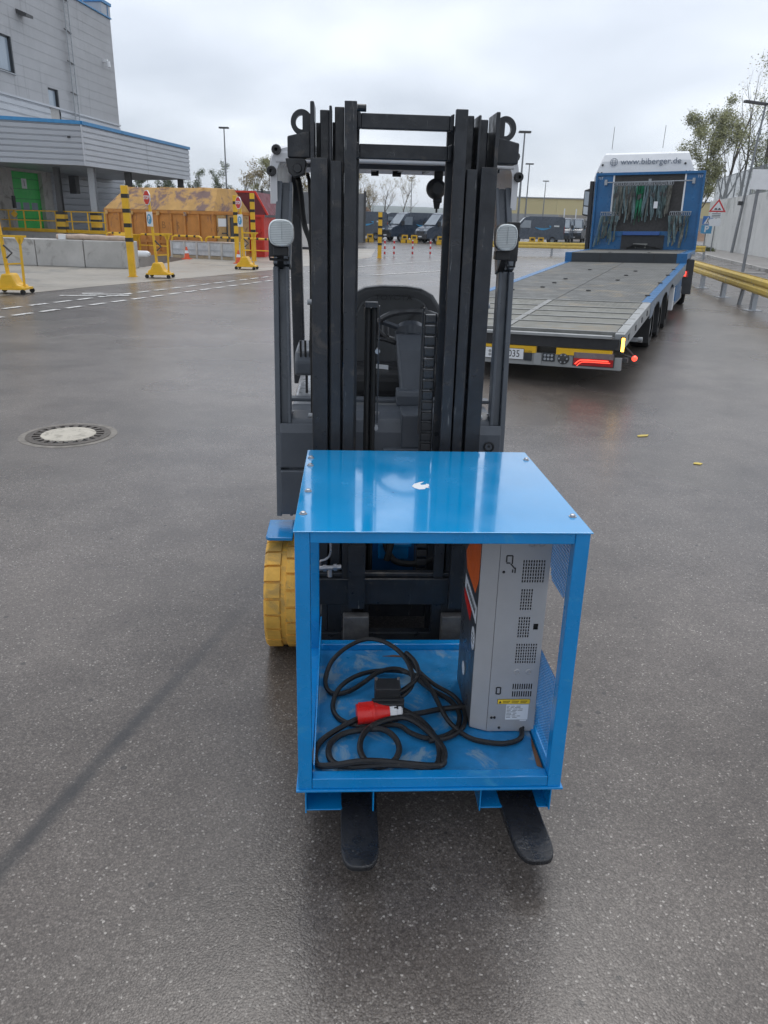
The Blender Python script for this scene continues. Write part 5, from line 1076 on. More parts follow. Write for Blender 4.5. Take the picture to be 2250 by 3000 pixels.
MB().box(.03, RW-.03, .06, RL_, .12, RZ).build('wall', m_redc, rc); MB().box(0, RW, .0, RL_, .0, .15).build('base_frame', m_redc, rc)
for x in (.0, RW-.12): MB().box(x, x+.12, -.02, .0595, .151, RZ).build('corner_post', m_redc, rc, False, .01)
MB().box(-.03, RW+.03, -.04, .0595, RZ-.0, RZ+.10).build('top_frame', m_redc, rc); MB().box(.121, RW-.121, .0, .0595, .62, .70).build('door_rail', m_redc, rc)
for x in (.5, 1.0, 1.5): MB().box(x, x+.07, .01, .0595, .151, .615).build('rib', m_redc, rc); MB().box(x, x+.07, .01, .0595, .705, RZ-.001).build('rib', m_redc, rc)
tp = [(-.12, RZ+.101), (RW+.17, RZ+.101), (RW-.34, RT), (.62, RT)]
MB().prism(tp, XZ, .05, RL_).build('tarp_roof', m_maroon, rc)
f = MB()
for (a, b_) in zip(tp[1:], tp[2:] + tp[:0]): f.bar((a[0], .03, a[1]), (b_[0], .03, b_[1]), .07, .07, (0,1,0))
f.bar((tp[3][0], .03, tp[3][1]), (tp[0][0], .03, tp[0][1]), .05, .05, (0,1,0)); f.build('roof_bow', m_redc, rc)
ldr = MB(); ldr.tube([(.18, -.05, .4), (.18, -.05, 1.4)], .02, 6); ldr.tube([(.40, -.05, .4), (.40, -.05, 1.4)], .02, 6); lo_ = ldr.build('ladder', m_redc, rc)
for i in range(4): MB().bar((.18, -.05, .5+i*.27), (.40, -.05, .5+i*.27), .03, .03).build('rung', m_redc, lo_)
b = MB(); b.tube([(1.55, -.05, .8), (1.75, -.08, .95), (1.9, -.05, 1.05)], .03, 6); b.build('lever', m_redc, rc)
# ================================================================= yellow posts
def ypost(x, y, h, label, w=.085, tilt=0.):
    t = thing('yellow_post', label, 'post', (x, y, 0), .1, 'black-banded yellow posts')
    t.rotation_euler = (0, tilt, .1)
    MB().box(-w, w, -w, w, 0, h).build('shaft', m_yel, t, False, .012)
    for i in range(4): z = h - .20 - i*.36; MB().box(-w-.004, w+.004, -w-.004, w+.004, z-.10, z).build('black_band', m_blk, t)
    MB().box(-w-.03, w+.03, -w-.03, w+.03, 0, .02).build('base_plate', m_yel, t)
ypost(-6.98, 21.5, 2.28, 'yellow post with black bands standing at the end of the concrete blocks', .085, -.01)
ypost(-5.62, 29.3, 2.30, 'black-banded yellow post behind the right stop cart, left one of two', .075)
ypost(-5.28, 30.9, 2.42, 'yellow post with black bands at the right edge of the red container', .085)
ypost(-.52, 36.3, 1.92, 'yellow post with black bands seen between the forklift mast rails', .085)
# ================================================================= stop carts
def cart(x, y, rz, label, stop=True):
    t = thing('stop_cart', label, 'sign cart', (x, y, 0), rz, 'yellow wheeled stop-sign carts')
    b = MB(); b.prism([(-.27, .09), (.27, .09), (.25, .17), (.15, .20), (.06, .40), (-.12, .40), (-.19, .24), (-.27, .19)], XZ, -.20, .20); b.build('ballast_base', m_yel, t, False, .03)
    MB().box(-.31, .32, -.24, .24, .09, .13).build('base_frame', m_yel, t)
    for px in (-.28, .29):
        for py in (-.24, .24): MB().lathe([(-.02, 0), (-.02, .05), (.02, .05), (.02, 0)], 12, 'y', (px, py, .055)).build('caster', m_rubber, t, True)
    MB().bar((-.06, 0, .38), (-.14, 0, 2.0 if stop else 1.9), .06, .06).build('pole', m_yel, t)
    MB().bar((-.10, 0, 1.12), (.40, 0, 1.12), .05, .04).build('handle_bar', m_yel, t); MB().bar((.24, 0, .13), (.27, 0, 1.10), .04, .04).build('side_leg', m_yel, t); MB().bar((-.06, 0, .58), (.26, 0, .60), .03, .03).build('tie_bar', m_yel, t)
    b = MB(); b.prism([(.18, 1.10), (.36, 1.10), (.30, .98), (.24, .98)], XZ, -.02, .02); b.build('gusset', m_yel, t)
    b = MB(); b.tube([(-.05, -.05, .95), (.10, -.05, .80), (-.02, -.06, .70)], .02, 6); b.build('crank', m_rim, t)
    o = MB().box(-.15, .15, -.07, -.05, 1.30, 1.66).build('parking_sign', m_label, t)
    o.location = (-.10, 0, 0); o.rotation_euler = (0, 0, R(-48))
    MB().prism(circ(24, .125, (0, 1.48)), XZ, -.076, -.0705).build('blue_disc', m_signlb, o); text('sign_letter', 'P', .2, m_label, o, frame((0, -.079, 1.48), (1,0,0), (0,0,1)), .001, bold=.004)
    if stop:
        o = MB().prism(circ(8, .19, (0, 2.0), math.pi/8), XZ, -.07, -.05).build('stop_sign', m_label, t)
        o.location = (-.13, 0, 0); o.rotation_euler = (0, 0, R(-48))
        MB().prism(circ(8, .172, (0, 2.0), math.pi/8), XZ, -.075, -.0705).build('red_field', m_signr, o); text('sign_letters', 'STOP', .125, m_label, o, frame((0, -.078, 2.0), (1,0,0), (0,0,1)), .001, bold=.004)
    return t
cart(-7.78, 16.25, .05, 'yellow wheeled sign cart cut off by the left picture edge'); cart(-6.2, 21.35, .02, 'yellow stop-sign cart in front of the orange container'); cart(-4.66, 25.8, -.05, 'yellow stop-sign cart in front of the red container')
# teal banner behind the left cart
tb_ = thing('teal_banner', 'teal and white banner board at the left picture edge', 'banner', (-8.35, 16.9, 0))
MB().box(-.3, .08, 0, .03, 1.75, 2.6).build('teal_field', mat('teal_print', (.0, .22, .27), .5), tb_); MB().box(-.3, .16, -.02, -.001, 1.40, 1.78).build('white_field', m_label, tb_); MB().prism(circ(24, .15, (-.06, 1.58)), XZ, -.026, -.0205).build('blue_disc', m_signlb, tb_); MB().box(-.2, -.14, .031, .07, 0, 2.5).build('pole', m_yel, tb_)
# ================================================================= hoops, crate, cones, bin
def hoop(x, y, label, w=1.55):
    t = thing('hoop_barrier', label, 'barrier', (x, y, 0), R(-24), 'yellow hoop barriers before the containers')
    pts = [(0,0,0),(0,0,.66),(.03,0,.77),(.13,0,.82),(w-.13,0,.82),(w-.03,0,.77),(w,0,.66),(w,0,0)]
    MB().tube(pts, .038, 8).build('hoop', m_yel, t, True); MB().tube([(0,0,.4),(w,0,.4)], .02, 6).build('cross_tube', m_yel, t)
    for u in (.35, .75, 1.15): MB().tube([(u*w/1.55,0,.82),(u*w/1.55+.10,0,.82)], .041, 8).build('black_band', m_blk, t)
for i, (x, y, lab_) in enumerate(((-12.0, 34.0, 'yellow hoop barrier nearest the dock columns'), (-10.3, 32.95, 'yellow hoop barrier behind the left stop cart'), (-8.75, 32.2, 'yellow hoop barrier behind the left end of the wrapped crate'), (-7.25, 31.55, 'yellow hoop barrier behind the right end of the wrapped crate'), (-5.75, 30.9, 'yellow hoop barrier in front of the red container'))): hoop(x, y, lab_, 1.45)
cr_ = thing('wrapped_crate', 'long low crate wrapped in clear plastic before the containers', 'crate', (-8.80, 32.1, 0), R(-22))
MB().box(0, 3.05, 0, .7, .12, .60).build('panel_stack', m_foil, cr_, False, .02)
for x in (0.0, .62, 1.2, 1.78, 2.36, 2.93): MB().box(x, x+.08, -.03, -.001, .0, .62).build('slat', mat('pale_slat', (.45, .43, .40), .6), cr_)
MB().box(0, 3.05, -.02, .72, .0, .11).build('pallet', m_wood, cr_); MB().box(-.02, 3.07, -.015, .715, .605, .64).build('lid', mat('pinkish_lid', (.42, .35, .30), .6), cr_); MB().box(.0, 3.05, -.018, -.0, .30, .34).build('strap_band', m_zinc, cr_)
def cone(x, y, label):
    t = thing('traffic_cone', label, 'traffic cone', (x, y, 0), 0, 'orange traffic cones'); MB().lathe([(.0, .16), (.03, .16), (.031, .11), (.45, .03), (.46, 0)], 16, 'z').build('cone_body', m_cone, t, True); MB().box(-.17, .17, -.17, .17, 0, .025).build('foot', m_cone, t)
    MB().lathe([(.22, .078), (.32, .060)], 16, 'z').build('white_band', m_label, t, True)
cone(-7.9, 31.0, 'orange traffic cone at the left end of the wrapped crate'); cone(-5.52, 29.0, 'orange traffic cone beside the right stop cart')
bn = thing('tipping_skip', 'small yellow tipping skip in front of the orange container', 'skip', (-10.7, 32.6, 0), R(-20)); b = MB(); b.prism([(-.42, .82), (.42, .82), (.26, .42), (-.20, .42)], XZ, -.3, .3); b.build('tub', m_yel, bn, False, .02); MB().box(-.3, .3, -.25, .25, .1, .41).build('chassis', m_rim, bn)
for x in (-.25, .25): MB().lathe([(-.03, 0), (-.03, .12), (.03, .12), (.03, 0)], 14, 'y', (x, -.28, .12)).build('wheel', m_rubber, bn, True)
ws = thing('white_drum', 'white plastic drum lying beside the yellow skip', 'drum', (-9.9, 32.0, .11), R(-25)); MB().lathe([(-.34, 0), (-.34, .08), (-.28, .115), (.22, .115), (.34, .06), (.34, 0)], 16, 'x').build('drum_body', m_label, ws, True)
# ================================================================= grey retaining wall, right wall, fence
gw = thing('grey_wall', 'long grey concrete panel wall behind the red container', 'wall', (0,0,0))
for i in range(8): x = -22 + i*2.5; MB().box(x+.02, x+2.48, 60, 60.25, 0, 3.35).build('wall_panel', mat('grey_wall_panel', (.17, .175, .18), .8, 0, .15, 1, .2, 20), gw)
for i in range(9): x = -22 + i*2.5; MB().box(x-.08, x+.08, 59.93, 59.999, 0, 3.5).build('wall_post', m_rim, gw)
lowc = thing('low_white_wall', 'short pale wall with dark base behind the left forklift post', 'wall', (0,0,0)); MB().box(-5.2, -3.4, 44, 44.4, .12, 1.3).build('block', m_wallw, lowc); MB().box(-5.25, -3.35, 43.95, 44.45, 0, .119).build('foot', m_dark, lowc)
sw0, sw1 = Vector((17.6, 27.6)), Vector((26.6, 69.0)); dv = (sw1-sw0).normalized(); nv = Vector((dv.y, -dv.x)); LW = (sw1-sw0).length
def RW_(s_, o_, z): q = sw0 + dv*s_ + nv*o_; return (q.x, q.y, z)
rw = thing('retaining_wall', 'tall pale concrete retaining wall along the right road', 'wall', (0,0,0))
for i in range(9):
    a, b_ = i*LW/9, (i+1)*LW/9-.03
    MB().add([RW_(s_, o_, z) for z in (0, 3.75) for s_, o_ in ((a,0),(b_,0),(b_,.4),(a,.4))], [(0,3,2,1),(4,5,6,7),(0,1,5,4),(1,2,6,5),(2,3,7,6),(3,0,4,7)]).build('wall_panel', m_wallw, rw)
m_mesh = bpy.data.materials.new('fence_mesh'); m_mesh.use_nodes = True
t = m_mesh.node_tree; pb = t.nodes['Principled BSDF']; pb.inputs['Base Color'].default_value = (.21, .23, .24, 1); pb.inputs['Roughness'].default_value = .6
tcx = N(t, 'ShaderNodeTexCoord'); wv = N(t, 'ShaderNodeTexNoise'); wv.inputs['Scale'].default_value = 14; L(t, tcx.outputs['Object'], wv.inputs['Vector'])
mrx = N(t, 'ShaderNodeMapRange'); L(t, wv.outputs[0], mrx.inputs[0]); mrx.inputs[1].default_value = .3; mrx.inputs[2].default_value = .7; mrx.inputs[3].default_value = .5; mrx.inputs[4].default_value = .8; L(t, mrx.outputs[0], pb.inputs['Alpha'])
fe = thing('mesh_fence', 'grey steel mesh fence standing on the retaining wall', 'fence', (0,0,0))
for i in range(15):
    a, b_ = i*LW/15, (i+1)*LW/15
    MB().add([RW_(a+.04, .2, 3.75), RW_(b_-.04, .2, 3.75), RW_(b_-.04, .2, 5.4), RW_(a+.04, .2, 5.4)], [(0,1,2,3)]).build('mesh_panel', m_mesh, fe)
    MB().bar(RW_(a, .2, 3.75), RW_(a, .2, 5.45), .07, .07).build('fence_post', m_lamp, fe); MB().bar(RW_(a, .2, 5.42), RW_(b_, .2, 5.42), .04, .04).build('fence_rail', m_lamp, fe)
# pavement and kerb along the wall, grass verge
m_pave = mat('pavement_asphalt', (.20, .19, .18), .6, 0, .15, 1, .15, 60)
pv = MB(); A_ = [(14.6, 28.2), (15.9, 34.2), (17.3, 40.2), (20.0, 52.0), (21.6, 58), (24.0, 68)]
pv.add([(x, y, .12) for x, y in A_] + [RW_(LW*.99, -.01, .12), RW_(0, -.01, .12)], [tuple(range(len(A_)+2))])
for p, q in zip(A_[:-1], A_[1:]): pv.add([(*p, 0), (*q, 0), (*q, .12), (*p, .12)], [(3,2,1,0)])
struct(pv.build('pavement', m_pave), 'grey pavement at the foot of the pale wall')
kb = MB(); 
for p, q in zip(A_[:-1], A_[1:]): kb.bar((p[0]-.07, p[1], .065), (q[0]-.07, q[1], .065), .13, .135)
struct(kb.build('kerb', m_conc), 'concrete kerb along the pavement')
# ================================================================= guardrails
def wbeam(p, q, z0, h, par, name, side=1):
    p, q = Vector(p), Vector(q); d_ = (q-p).normalized(); n_ = Vector((d_.y, -d_.x))*side; k_ = MB()
    pr = [(0, 0), (.03, .05), (.03, .12), (.0, .17), (.03, .22), (.03, .29), (0, .34)]
    A = [(p.x+n_.x*o_, p.y+n_.y*o_, z0+z*h/.34) for o_, z in pr]; B = [(q.x+n_.x*o_, q.y+n_.y*o_, z0+z*h/.34) for o_, z in pr]
    k_.strip(A, B); A2 = [(a[0]-n_.x*.012, a[1]-n_.y*.012, a[2]) for a in A]; B2 = [(a[0]-n_.x*.012, a[1]-n_.y*.012, a[2]) for a in B]; k_.strip(B2, A2); k_.strip([A[-1], B[-1]], [A2[-1], B2[-1]]); k_.build(name, m_beam, par)
gr = thing('guardrail', 'near yellow steel guardrail on grey posts right of the truck', 'guardrail', (0,0,0))
G = [Vector((10.3, 29.2)), Vector((9.7, 26.2)), Vector((9.06, 23.1)), Vector((8.43, 20.06)), Vector((7.79, 16.9)), Vector((7.1, 13.6))]
for a, b_ in zip(G[:-1], G[1:]):
    wbeam((a.x-.05, a.y), (b_.x-.05, b_.y), .36, .32, gr, 'beam', 1); wbeam((a.x+.05, a.y), (b_.x+.05, b_.y), .36, .32, gr, 'beam', -1)
for q in G[:-1]:
    b = MB(); b.box(q.x-.05, q.x+.05, q.y-.06, q.y+.06, .012, .66); b.build('post', m_zinc, gr); MB().box(q.x-.16, q.x+.16, q.y-.14, q.y+.14, 0.0, .012).build('foot_plate', m_zinc, gr)
gf = thing('guardrail', 'far bright yellow guardrail beyond the trailer', 'guardrail', (0,0,0))
for i in range(5):
    a, b_ = Vector((3.0+i*2.9, 43.4+i*.33)), Vector((5.9+i*2.9, 43.73+i*.33)); wbeam(a, b_, .38, .32, gf, 'beam', 1); MB().box(b_.x-.05, b_.x+.05, b_.y+.02, b_.y+.12, 0, .68).build('post', m_zinc, gf)
# ================================================================= signs and poles on the right
def pole(mb, x, y, z, r=.035): mb.cyl((x, y, 0), (x, y, z), r, n=10)
t = thing('warning_sign', 'red-bordered triangular bump warning sign with white plates on a pole', 'road sign', (22.15, 56, 0), -.35); b = MB(); pole(b, 0, 0, 3.4); b.build('pole', m_lamp, t, True)
MB().prism([(-.55, 2.68), (.55, 2.68), (0, 3.52)], XZ, -.08, -.05).build('red_triangle', m_signr, t, False, .02); o = MB().prism([(-.38, 2.77), (.38, 2.77), (0, 3.34)], XZ, -.09, -.0805).build('white_field', m_label, t)
b = MB(); pts = [(-.22, 2.82)] + [(-.22+.44*i/12, 2.82 + .12*abs(math.sin(math.pi*2*i/12))) for i in range(13)] + [(.22, 2.82)]; b.prism(pts, XZ, -.096, -.0905); b.build('bump_symbol', m_print, o)
o = MB().box(-.38, .32, -.08, -.05, 2.30, 2.64).build('text_plate', m_label, t); 
for z in (2.57, 2.47, 2.37): MB().box(-.30, .24, -.086, -.081, z-.02, z+.02).build('printed_line', m_print, o)
MB().box(-.38, .32, -.08, -.05, 1.78, 2.26).build('text_plate', m_label, t)
t = thing('crossing_sign', 'blue pedestrian crossing sign above a parking sign on a thin pole', 'road sign', (22.46, 58.2, 0), -.3); b = MB(); pole(b, 0, 0, 2.4); b.build('pole', m_lamp, t, True)
o = MB().box(-.34, .34, -.08, -.05, 1.88, 2.44).build('crossing_panel', m_signb, t); MB().prism([(-.25, 1.93), (.25, 1.93), (0, 2.39)], XZ, -.09, -.0805).build('white_triangle', m_label, o)
b = MB(); b.prism(circ(12, .035, (.01, 2.25)), XZ, -.096, -.0905); b.bar((.01, -.093, 2.23), (-.01, -.093, 2.10), .06, .005, (0,1,0)); b.bar((-.01, -.093, 2.11), (-.08, -.093, 1.96), .035, .005, (0,1,0)); b.bar((.0, -.093, 2.11), (.08, -.093, 1.96), .035, .005, (0,1,0)); b.build('walking_figure', m_print, o)
o = MB().box(-.36, .36, -.08, -.05, 1.28, 1.84).build('parking_panel', m_signlb, t); text('sign_letter', 'P', .58, m_label, o, frame((0, -.086, 1.56), (1,0,0), (0,0,1)), .002, bold=.02)
t = thing('lamp_post', 'tall grey lamp post standing in front of the pale wall', 'lamp post', (23.2, 55, .12)); b = MB(); b.cyl((0,0,0), (.5,0,9.0), .10, .06, 10); b.build('shaft', m_lamp, t, True); MB().bar((.6,0,9.0), (-1.0,-.3,9.1), .3, .14).build('lamp_head', m_rim, t); b = MB(); b.box(-.14, .14, -.1, .1, 3.0, 3.25); b.build('pole_clamp', m_rim, t)
t = thing('sign_pole', 'thin grey pole rising through the near guardrail with a white board', 'sign', (13.9, 31.6, 0)); b = MB(); b.cyl((0,0,0), (0,0,3.9), .06, n=10); b.build('pole', m_lamp, t, True); MB().box(-.35, 1.6, -.10, -.07, 3.05, 3.75).build('white_board', m_white, t); MB().box(-.9, .9, -.1, .1, .0, .05).build('foot', m_conc, t)
t = thing('slim_post', 'slim grey post between the guardrail posts', 'post', (8.04, 18.16, 0)); b = MB(); b.cyl((0,0,0), (.04,0,.36), .045, n=10); b.build('shaft', m_lamp, t, True)
# ================================================================= lamp posts
def lampp(x, y, h, label, dbl=True):
    t = thing('lamp_post', label, 'lamp post', (x, y, 0), 0, 'tall yard lamp posts'); b = MB(); b.cyl((0,0,0), (0,0,h), .10, .05, 8); b.build('shaft', m_lamp, t, True)
    MB().box(-.42, .05 if not dbl else .42, -.22, .22, h, h+.12).build('lamp_head', m_rim, t)
lampp(9.24, 60, 7.6, 'tallest lamp post right of the mast, nearest of the three'); lampp(14.65, 90, 7.55, 'middle lamp post of the three right of the mast'); lampp(22.1, 120, 7.35, 'farthest lamp post of the three right of the mast'); lampp(-15.1, 75, 8.8, 'lamp post rising behind the containers'); lampp(2.97, 130, 7.8, 'lamp post seen between the mast rails beside the bare tree'); lampp(-20.3, 115, 6.6, 'small far lamp post in the trees left of the forklift')
# ================================================================= bollards, blocks
for x, y, lab_ in ((.14, 38.2, 'left'), (1.03, 38.7, 'middle'), (1.91, 39.2, 'right'), (-.30, 37.8, 'leftmost, beside the yellow post')):
    t = thing('striped_bollard', 'thin red and white bollard behind the forklift seat, the ' + lab_ + ' one' , 'bollard', (x, y, 0), 0, 'red and white bollards')
    MB().cyl((0,0,0), (0,0,.75), .04, n=10).build('shaft', m_white, t, True)
    for z in (.10, .34, .58): MB().cyl((0,0,z), (0,0,z+.12), .042, n=10).build('red_band', m_signr, t, True)
def stopper(x, y, label):
    t = thing('wheel_stop', label, 'wheel stop', (x, y, 0), .1, 'yellow and black parking blocks'); t.scale = (.72, .8, .62); MB().box(-.95, .95, -.15, .15, .0, .42).build('block', m_blk, t)
    for u in (-.9, -.25, .4): MB().box(u, u+.5, -.156, -.1505, .02, .40).build('yellow_panel', m_yel, t)
    for u in (-.8, .2): MB().box(u, u+.65, -.1, .1, .421, .95).build('reflector_board', m_yel, t); MB().box(u+.12, u+.5, -.106, -.1005, .55, .8).build('black_panel', m_blk, t)
stopper(-2.0, 61.5, 'yellow-black parking block in front of the left van'); stopper(1.35, 61.5, 'yellow-black parking block in front of the middle van'); stopper(3.95, 59.5, 'yellow-black parking block in front of the right-hand van'); stopper(11.9, 66.5, 'yellow-black parking block right of the mast')
# ================================================================= delivery vans (local: x forward, y left, nose at +x)
def make_van(label):
    t = thing('delivery_van', label, 'van', (0,0,0), 0, 'parked dark delivery vans')
    Lv, hw = 5.9, 1.0
    pf = [(0, .42), (0, 2.35), (.10, 2.55), (.35, 2.62), (3.6, 2.62), (4.05, 2.50), (4.85, 1.52), (5.60, 1.28), (5.86, 1.02), (5.9, .42)]
    top = {2.35: .93, 2.55: .86, 2.62: .82, 2.50: .80, 1.52: .93, 1.28: .95, 1.02: .95, .42: 1.0}
    b = MB(); n = len(pf); A = [(x, hw*top[z], z) for x, z in pf]; B = [(x, -hw*top[z], z) for x, z in pf]; M1 = [(x, hw*.985, min(z, 1.35)) for x, z in pf]; M2 = [(x, -hw*.985, min(z, 1.35)) for x, z in pf]
    for i in range(n): j = (i+1) % n; b.add([A[i], B[i], B[j], A[j]], [(0,1,2,3)])
    b.add(A, [tuple(reversed(range(n)))]); b.add(B, [tuple(range(n))]); b.build('body', m_van, t, False, .05, 2)
    def sidey(z): return .985 - .06*max(0, (z-1.3))/1.3
    b = MB(); b.add([(4.10, .70, 2.42), (4.10, -.70, 2.42), (4.86, -.84, 1.56), (4.86, .84, 1.56)], [(0,1,2,3)]); q = b.build('windscreen', m_vang, t); q.location = (.035, 0, .02)
    for s in (-1, 1):
        MB().prism([(3.45, 1.50), (4.72, 1.50), (4.12, 2.22), (3.45, 2.22)], lambda u, v, d: (u, s*d, v), .95, .99).build('side_window', m_vang, t)
        MB().box(5.45, 5.83, s*.62-.24, s*.62+.24, .95, 1.16).build('headlight', m_lite, t, False, .03)
        MB().box(4.55, 4.75, s*1.02-.02, s*1.24, 1.45, 1.85).build('mirror', m_black, t) if s > 0 else MB().box(4.55, 4.75, -1.24, -1.0, 1.45, 1.85).build('mirror', m_black, t)
        MB().box(-.01, .05, s*.88-.08, s*.88+.08, 1.0, 1.7).build('tail_light', m_tail, t)
        for x in (1.15, 4.75):
            w = MB(); w.lathe([(-.12, .2), (-.12, .33), (-.09, .36), (.09, .36), (.12, .33), (.12, .2)], 20, 'y', (x, s*.88, .36)); wo_ = w.build('wheel', m_rubber, t, True)
            MB().lathe([(s*.10, .22), (s*.07, .18), (s*.09, 0)], 16, 'y', (x, s*.88, .36)).build('rim', m_zinc, wo_, True)
        # blue smile with arrow tip, small white lettering block
        k_ = MB(); up, lo = [], []
        for i in range(13):
            u = i/12; x = (3.0 - 1.55*u) if s > 0 else (1.45 + 1.55*u); zc = 1.62 - .22*math.sin(math.pi*(.08+.84*u)); th = .02 + .075*math.sin(math.pi*min(1, u*1.02))
            up.append((x, s*.992, zc+th)); lo.append((x, s*.992, zc-th))
        k_.strip(lo, up); xe = up[-1][0]; dx_ = -.22 if s > 0 else .22
        k_.add([(xe-dx_, s*.992, 1.74), (xe+dx_*.3, s*.992, 1.76), (xe+dx_*.15, s*.992, 1.42), (xe, s*.992, 1.62)], [(0,1,2,3)]); k_.build('side_logo', m_vanl, t)
        MB().box(*(sorted((xe+dx_*1.6, xe+dx_*4))), *(sorted((s*.985, s*.993))), 1.66, 1.80).build('white_lettering', m_label, t)
    MB().box(5.80, 5.93, -.95, .95, .36, .78).build('bumper', m_black, t, False, .03); MB().box(5.84, 5.93, -.5, .5, .80, 1.02).build('grille', m_black, t); MB().box(5.935, 5.945, -.26, .26, .50, .61).build('number_plate', m_label, t)
    MB().box(-.012, -.002, -.9, .9, .8, 1.3).build('rear_door_panel', m_black, t)
    return t
v0 = make_van('dark navy delivery van with blue smile, centre of the gap between the mast rails')
v0.scale = (.85, .85, .85); v0.location = (3.65, 68.8, 0); v0.rotation_euler = (0, 0, R(214))
dup(v0, (6.4, 65.7, 0), R(214), 'dark navy delivery van partly hidden by the right mast rail')
dup(v0, (-.45, 68.4, 0), R(188), 'dark navy delivery van behind the yellow post, partly hidden by the left mast rail')
dup(v0, (2.6, 74.5, 0), R(200), 'dark navy delivery van whose roof shows behind the central van')
dup(v0, (15.1, 71.6, 0), R(176), 'dark navy delivery van right of the mast with smile on its side')
dup(v0, (17.6, 82.0, 0), R(252), 'dark navy delivery van facing the camera beside the grass verge')
dup(v0, (19.6, 85.5, 0), R(252), 'farthest dark navy delivery van beside the truck mirror')
# ================================================================= far buildings, ground cover, mounds, hill
yw_ = thing('yellow_warehouse', 'long pale yellow warehouse with grey base on the horizon', 'warehouse', (0,0,0))
m_yw = mat('warehouse_yellow', (.58, .50, .27), .7, 0, .05, .1); m_gw2 = mat('warehouse_grey', (.30, .31, .32), .7, 0, .06, .1)
for i in range(14): x = 11 + i*5.0; MB().box(x, x+4.97, 130, 131, 3.07, 5.4).build('upper_panel', m_yw, yw_)
MB().box(11, 81, 129.9, 131, 0, 3.07).build('base_wall', m_gw2, yw_); MB().box(10.9, 81.1, 129.8, 165, 5.4, 5.55).build('roof', m_zinc, yw_); MB().box(11, 81, 131.01, 165, 0, 5.39).build('body', m_yw, yw_)
tg = thing('low_grey_store', 'low beige wall with white posts behind the far vans right of the mast', 'wall', (0,0,0)); MB().box(20, 33, 98, 98.4, 0, 2.7).build('wall', mat('beige_wall', (.34, .31, .27), .8), tg)
for i in range(9): MB().box(20.5+i*1.4, 20.62+i*1.4, 97.8, 97.9, 0, 3.4).build('white_post', m_label, tg)
m_grass = mat('grass', (.085, .10, .03), .9, 0, .4, 2, .4, 30)
gs = MB()
for x0, x1, y0, y1 in ((13.5, 30, 62.0, 71.0),):
    k_ = 10
    for i in range(k_):
        for j in range(4): xa, xb, ya, yb2 = x0+(x1-x0)*i/k_, x0+(x1-x0)*(i+1)/k_, y0+(y1-y0)*j/4, y0+(y1-y0)*(j+1)/4; gs.add([(xa,ya,.012),(xb,ya,.012),(xb,yb2,.012),(xa,yb2,.012)], [(0,1,2,3)])
struct(gs.build('grass_verge', m_grass), 'green grass verge before the far vans')
random.seed(12)
gb = MB()
for i in range(2600):
    x, y = random.uniform(13.6, 29.9), random.uniform(62, 70.9); h = random.uniform(.10, .32); a = random.uniform(0, 6.3); w = random.uniform(.02, .05)
    gb.add([(x-w*math.cos(a), y-w*math.sin(a), .01), (x+w*math.cos(a), y+w*math.sin(a), .01), (x+random.uniform(-.1,.1), y+random.uniform(-.1,.1), h)], [(0,1,2)])
for i in range(900):
    u = random.random(); q = Vector((21.4, 56.2)).lerp(Vector((24.2, 66)), u); x, y = q.x + random.uniform(-.2, 1.2), q.y; h = random.uniform(.1, .3); a = random.uniform(0, 6.3); w = random.uniform(.02, .05)
    gb.add([(x-w*math.cos(a), y-w*math.sin(a), .12), (x+w*math.cos(a), y+w*math.sin(a), .12), (x, y, .12+h)], [(0,1,2)])
o = gb.build('grass', m_grass); o['kind'] = 'stuff'; o['label'] = 'rough green grass on the verge by the far vans and signs'
def mound(name, cx, cy, rx, ry, h, m, label):
    b = MB(); n, k_ = 24, 8; random.seed(int(cx*10)+5); ph = [random.uniform(0, 6) for _ in range(4)]
    for i in range(k_+1):
        r_ = i/k_
        for j in range(n):
            t = 2*math.pi*j/n; f_ = 1 + .18*math.sin(2*t+ph[0]) + .1*math.sin(5*t+ph[1]); z = h*(math.cos(r_*math.pi)*.5+.5)*(1+.22*math.sin(3*t+ph[2]+r_*4)) ; b.v.append((cx+rx*r_*f_*math.cos(t), cy+ry*r_*f_*math.sin(t), z if i < k_ else -.05))
    for i in range(k_):
        for j in range(n): b.f.append((i*n+j, i*n+(j+1) % n, (i+1)*n+(j+1) % n, (i+1)*n+j)); b.m.append(0)
    return struct(b.build(name, m, None, True), label)
m_earth = mat('earth', (.17, .105, .065), .95, 0, .3, .8, .6, 4); m_spoil = mat('grey_spoil', (.14, .125, .11), .95, 0, .3, .8, .6, 4)
mound('earth_mound', -3.6, 104, 5.0, 5, 2.6, m_earth, 'brown earth mound left between the mast rails'); mound('earth_mound', 9.0, 112, 6, 5, 2.7, m_spoil, 'grey spoil heap behind the vans'); mound('earth_mound', 38, 112, 9, 5, 2.8, m_earth, 'low brown earth bank right of the mast')
def hill(name, pts, y0, y1, m, label):
    b = MB(); n = len(pts)
    for (yy, sc) in ((y0, .0), (y0+(y1-y0)*.3, .45), (y0+(y1-y0)*.65, .85), (y1, 1.)): b.v += [(x, yy, z*sc*(1+.03*math.sin(x*.013+yy))) for x, z in pts]
    for r_ in range(3):
        for i in range(n-1): b.f.append((r_*n+i, r_*n+i+1, (r_+1)*n+i+1, (r_+1)*n+i)); b.m.append(0)
    return struct(b.build(name, m, None, True), label)
m_hill = mat('wooded_hill', (.055, .075, .045), .9, 0, .35, .012, 0, 8)
random.seed(2)
hill('hill', [(-2600+i*100, 33 + 7*math.sin(i*.23+1.2) + 4*math.sin(i*.61) - max(0, (i-26))*.5) for i in range(53)], 1500, 2300, m_hill, 'wooded hill on the horizon')
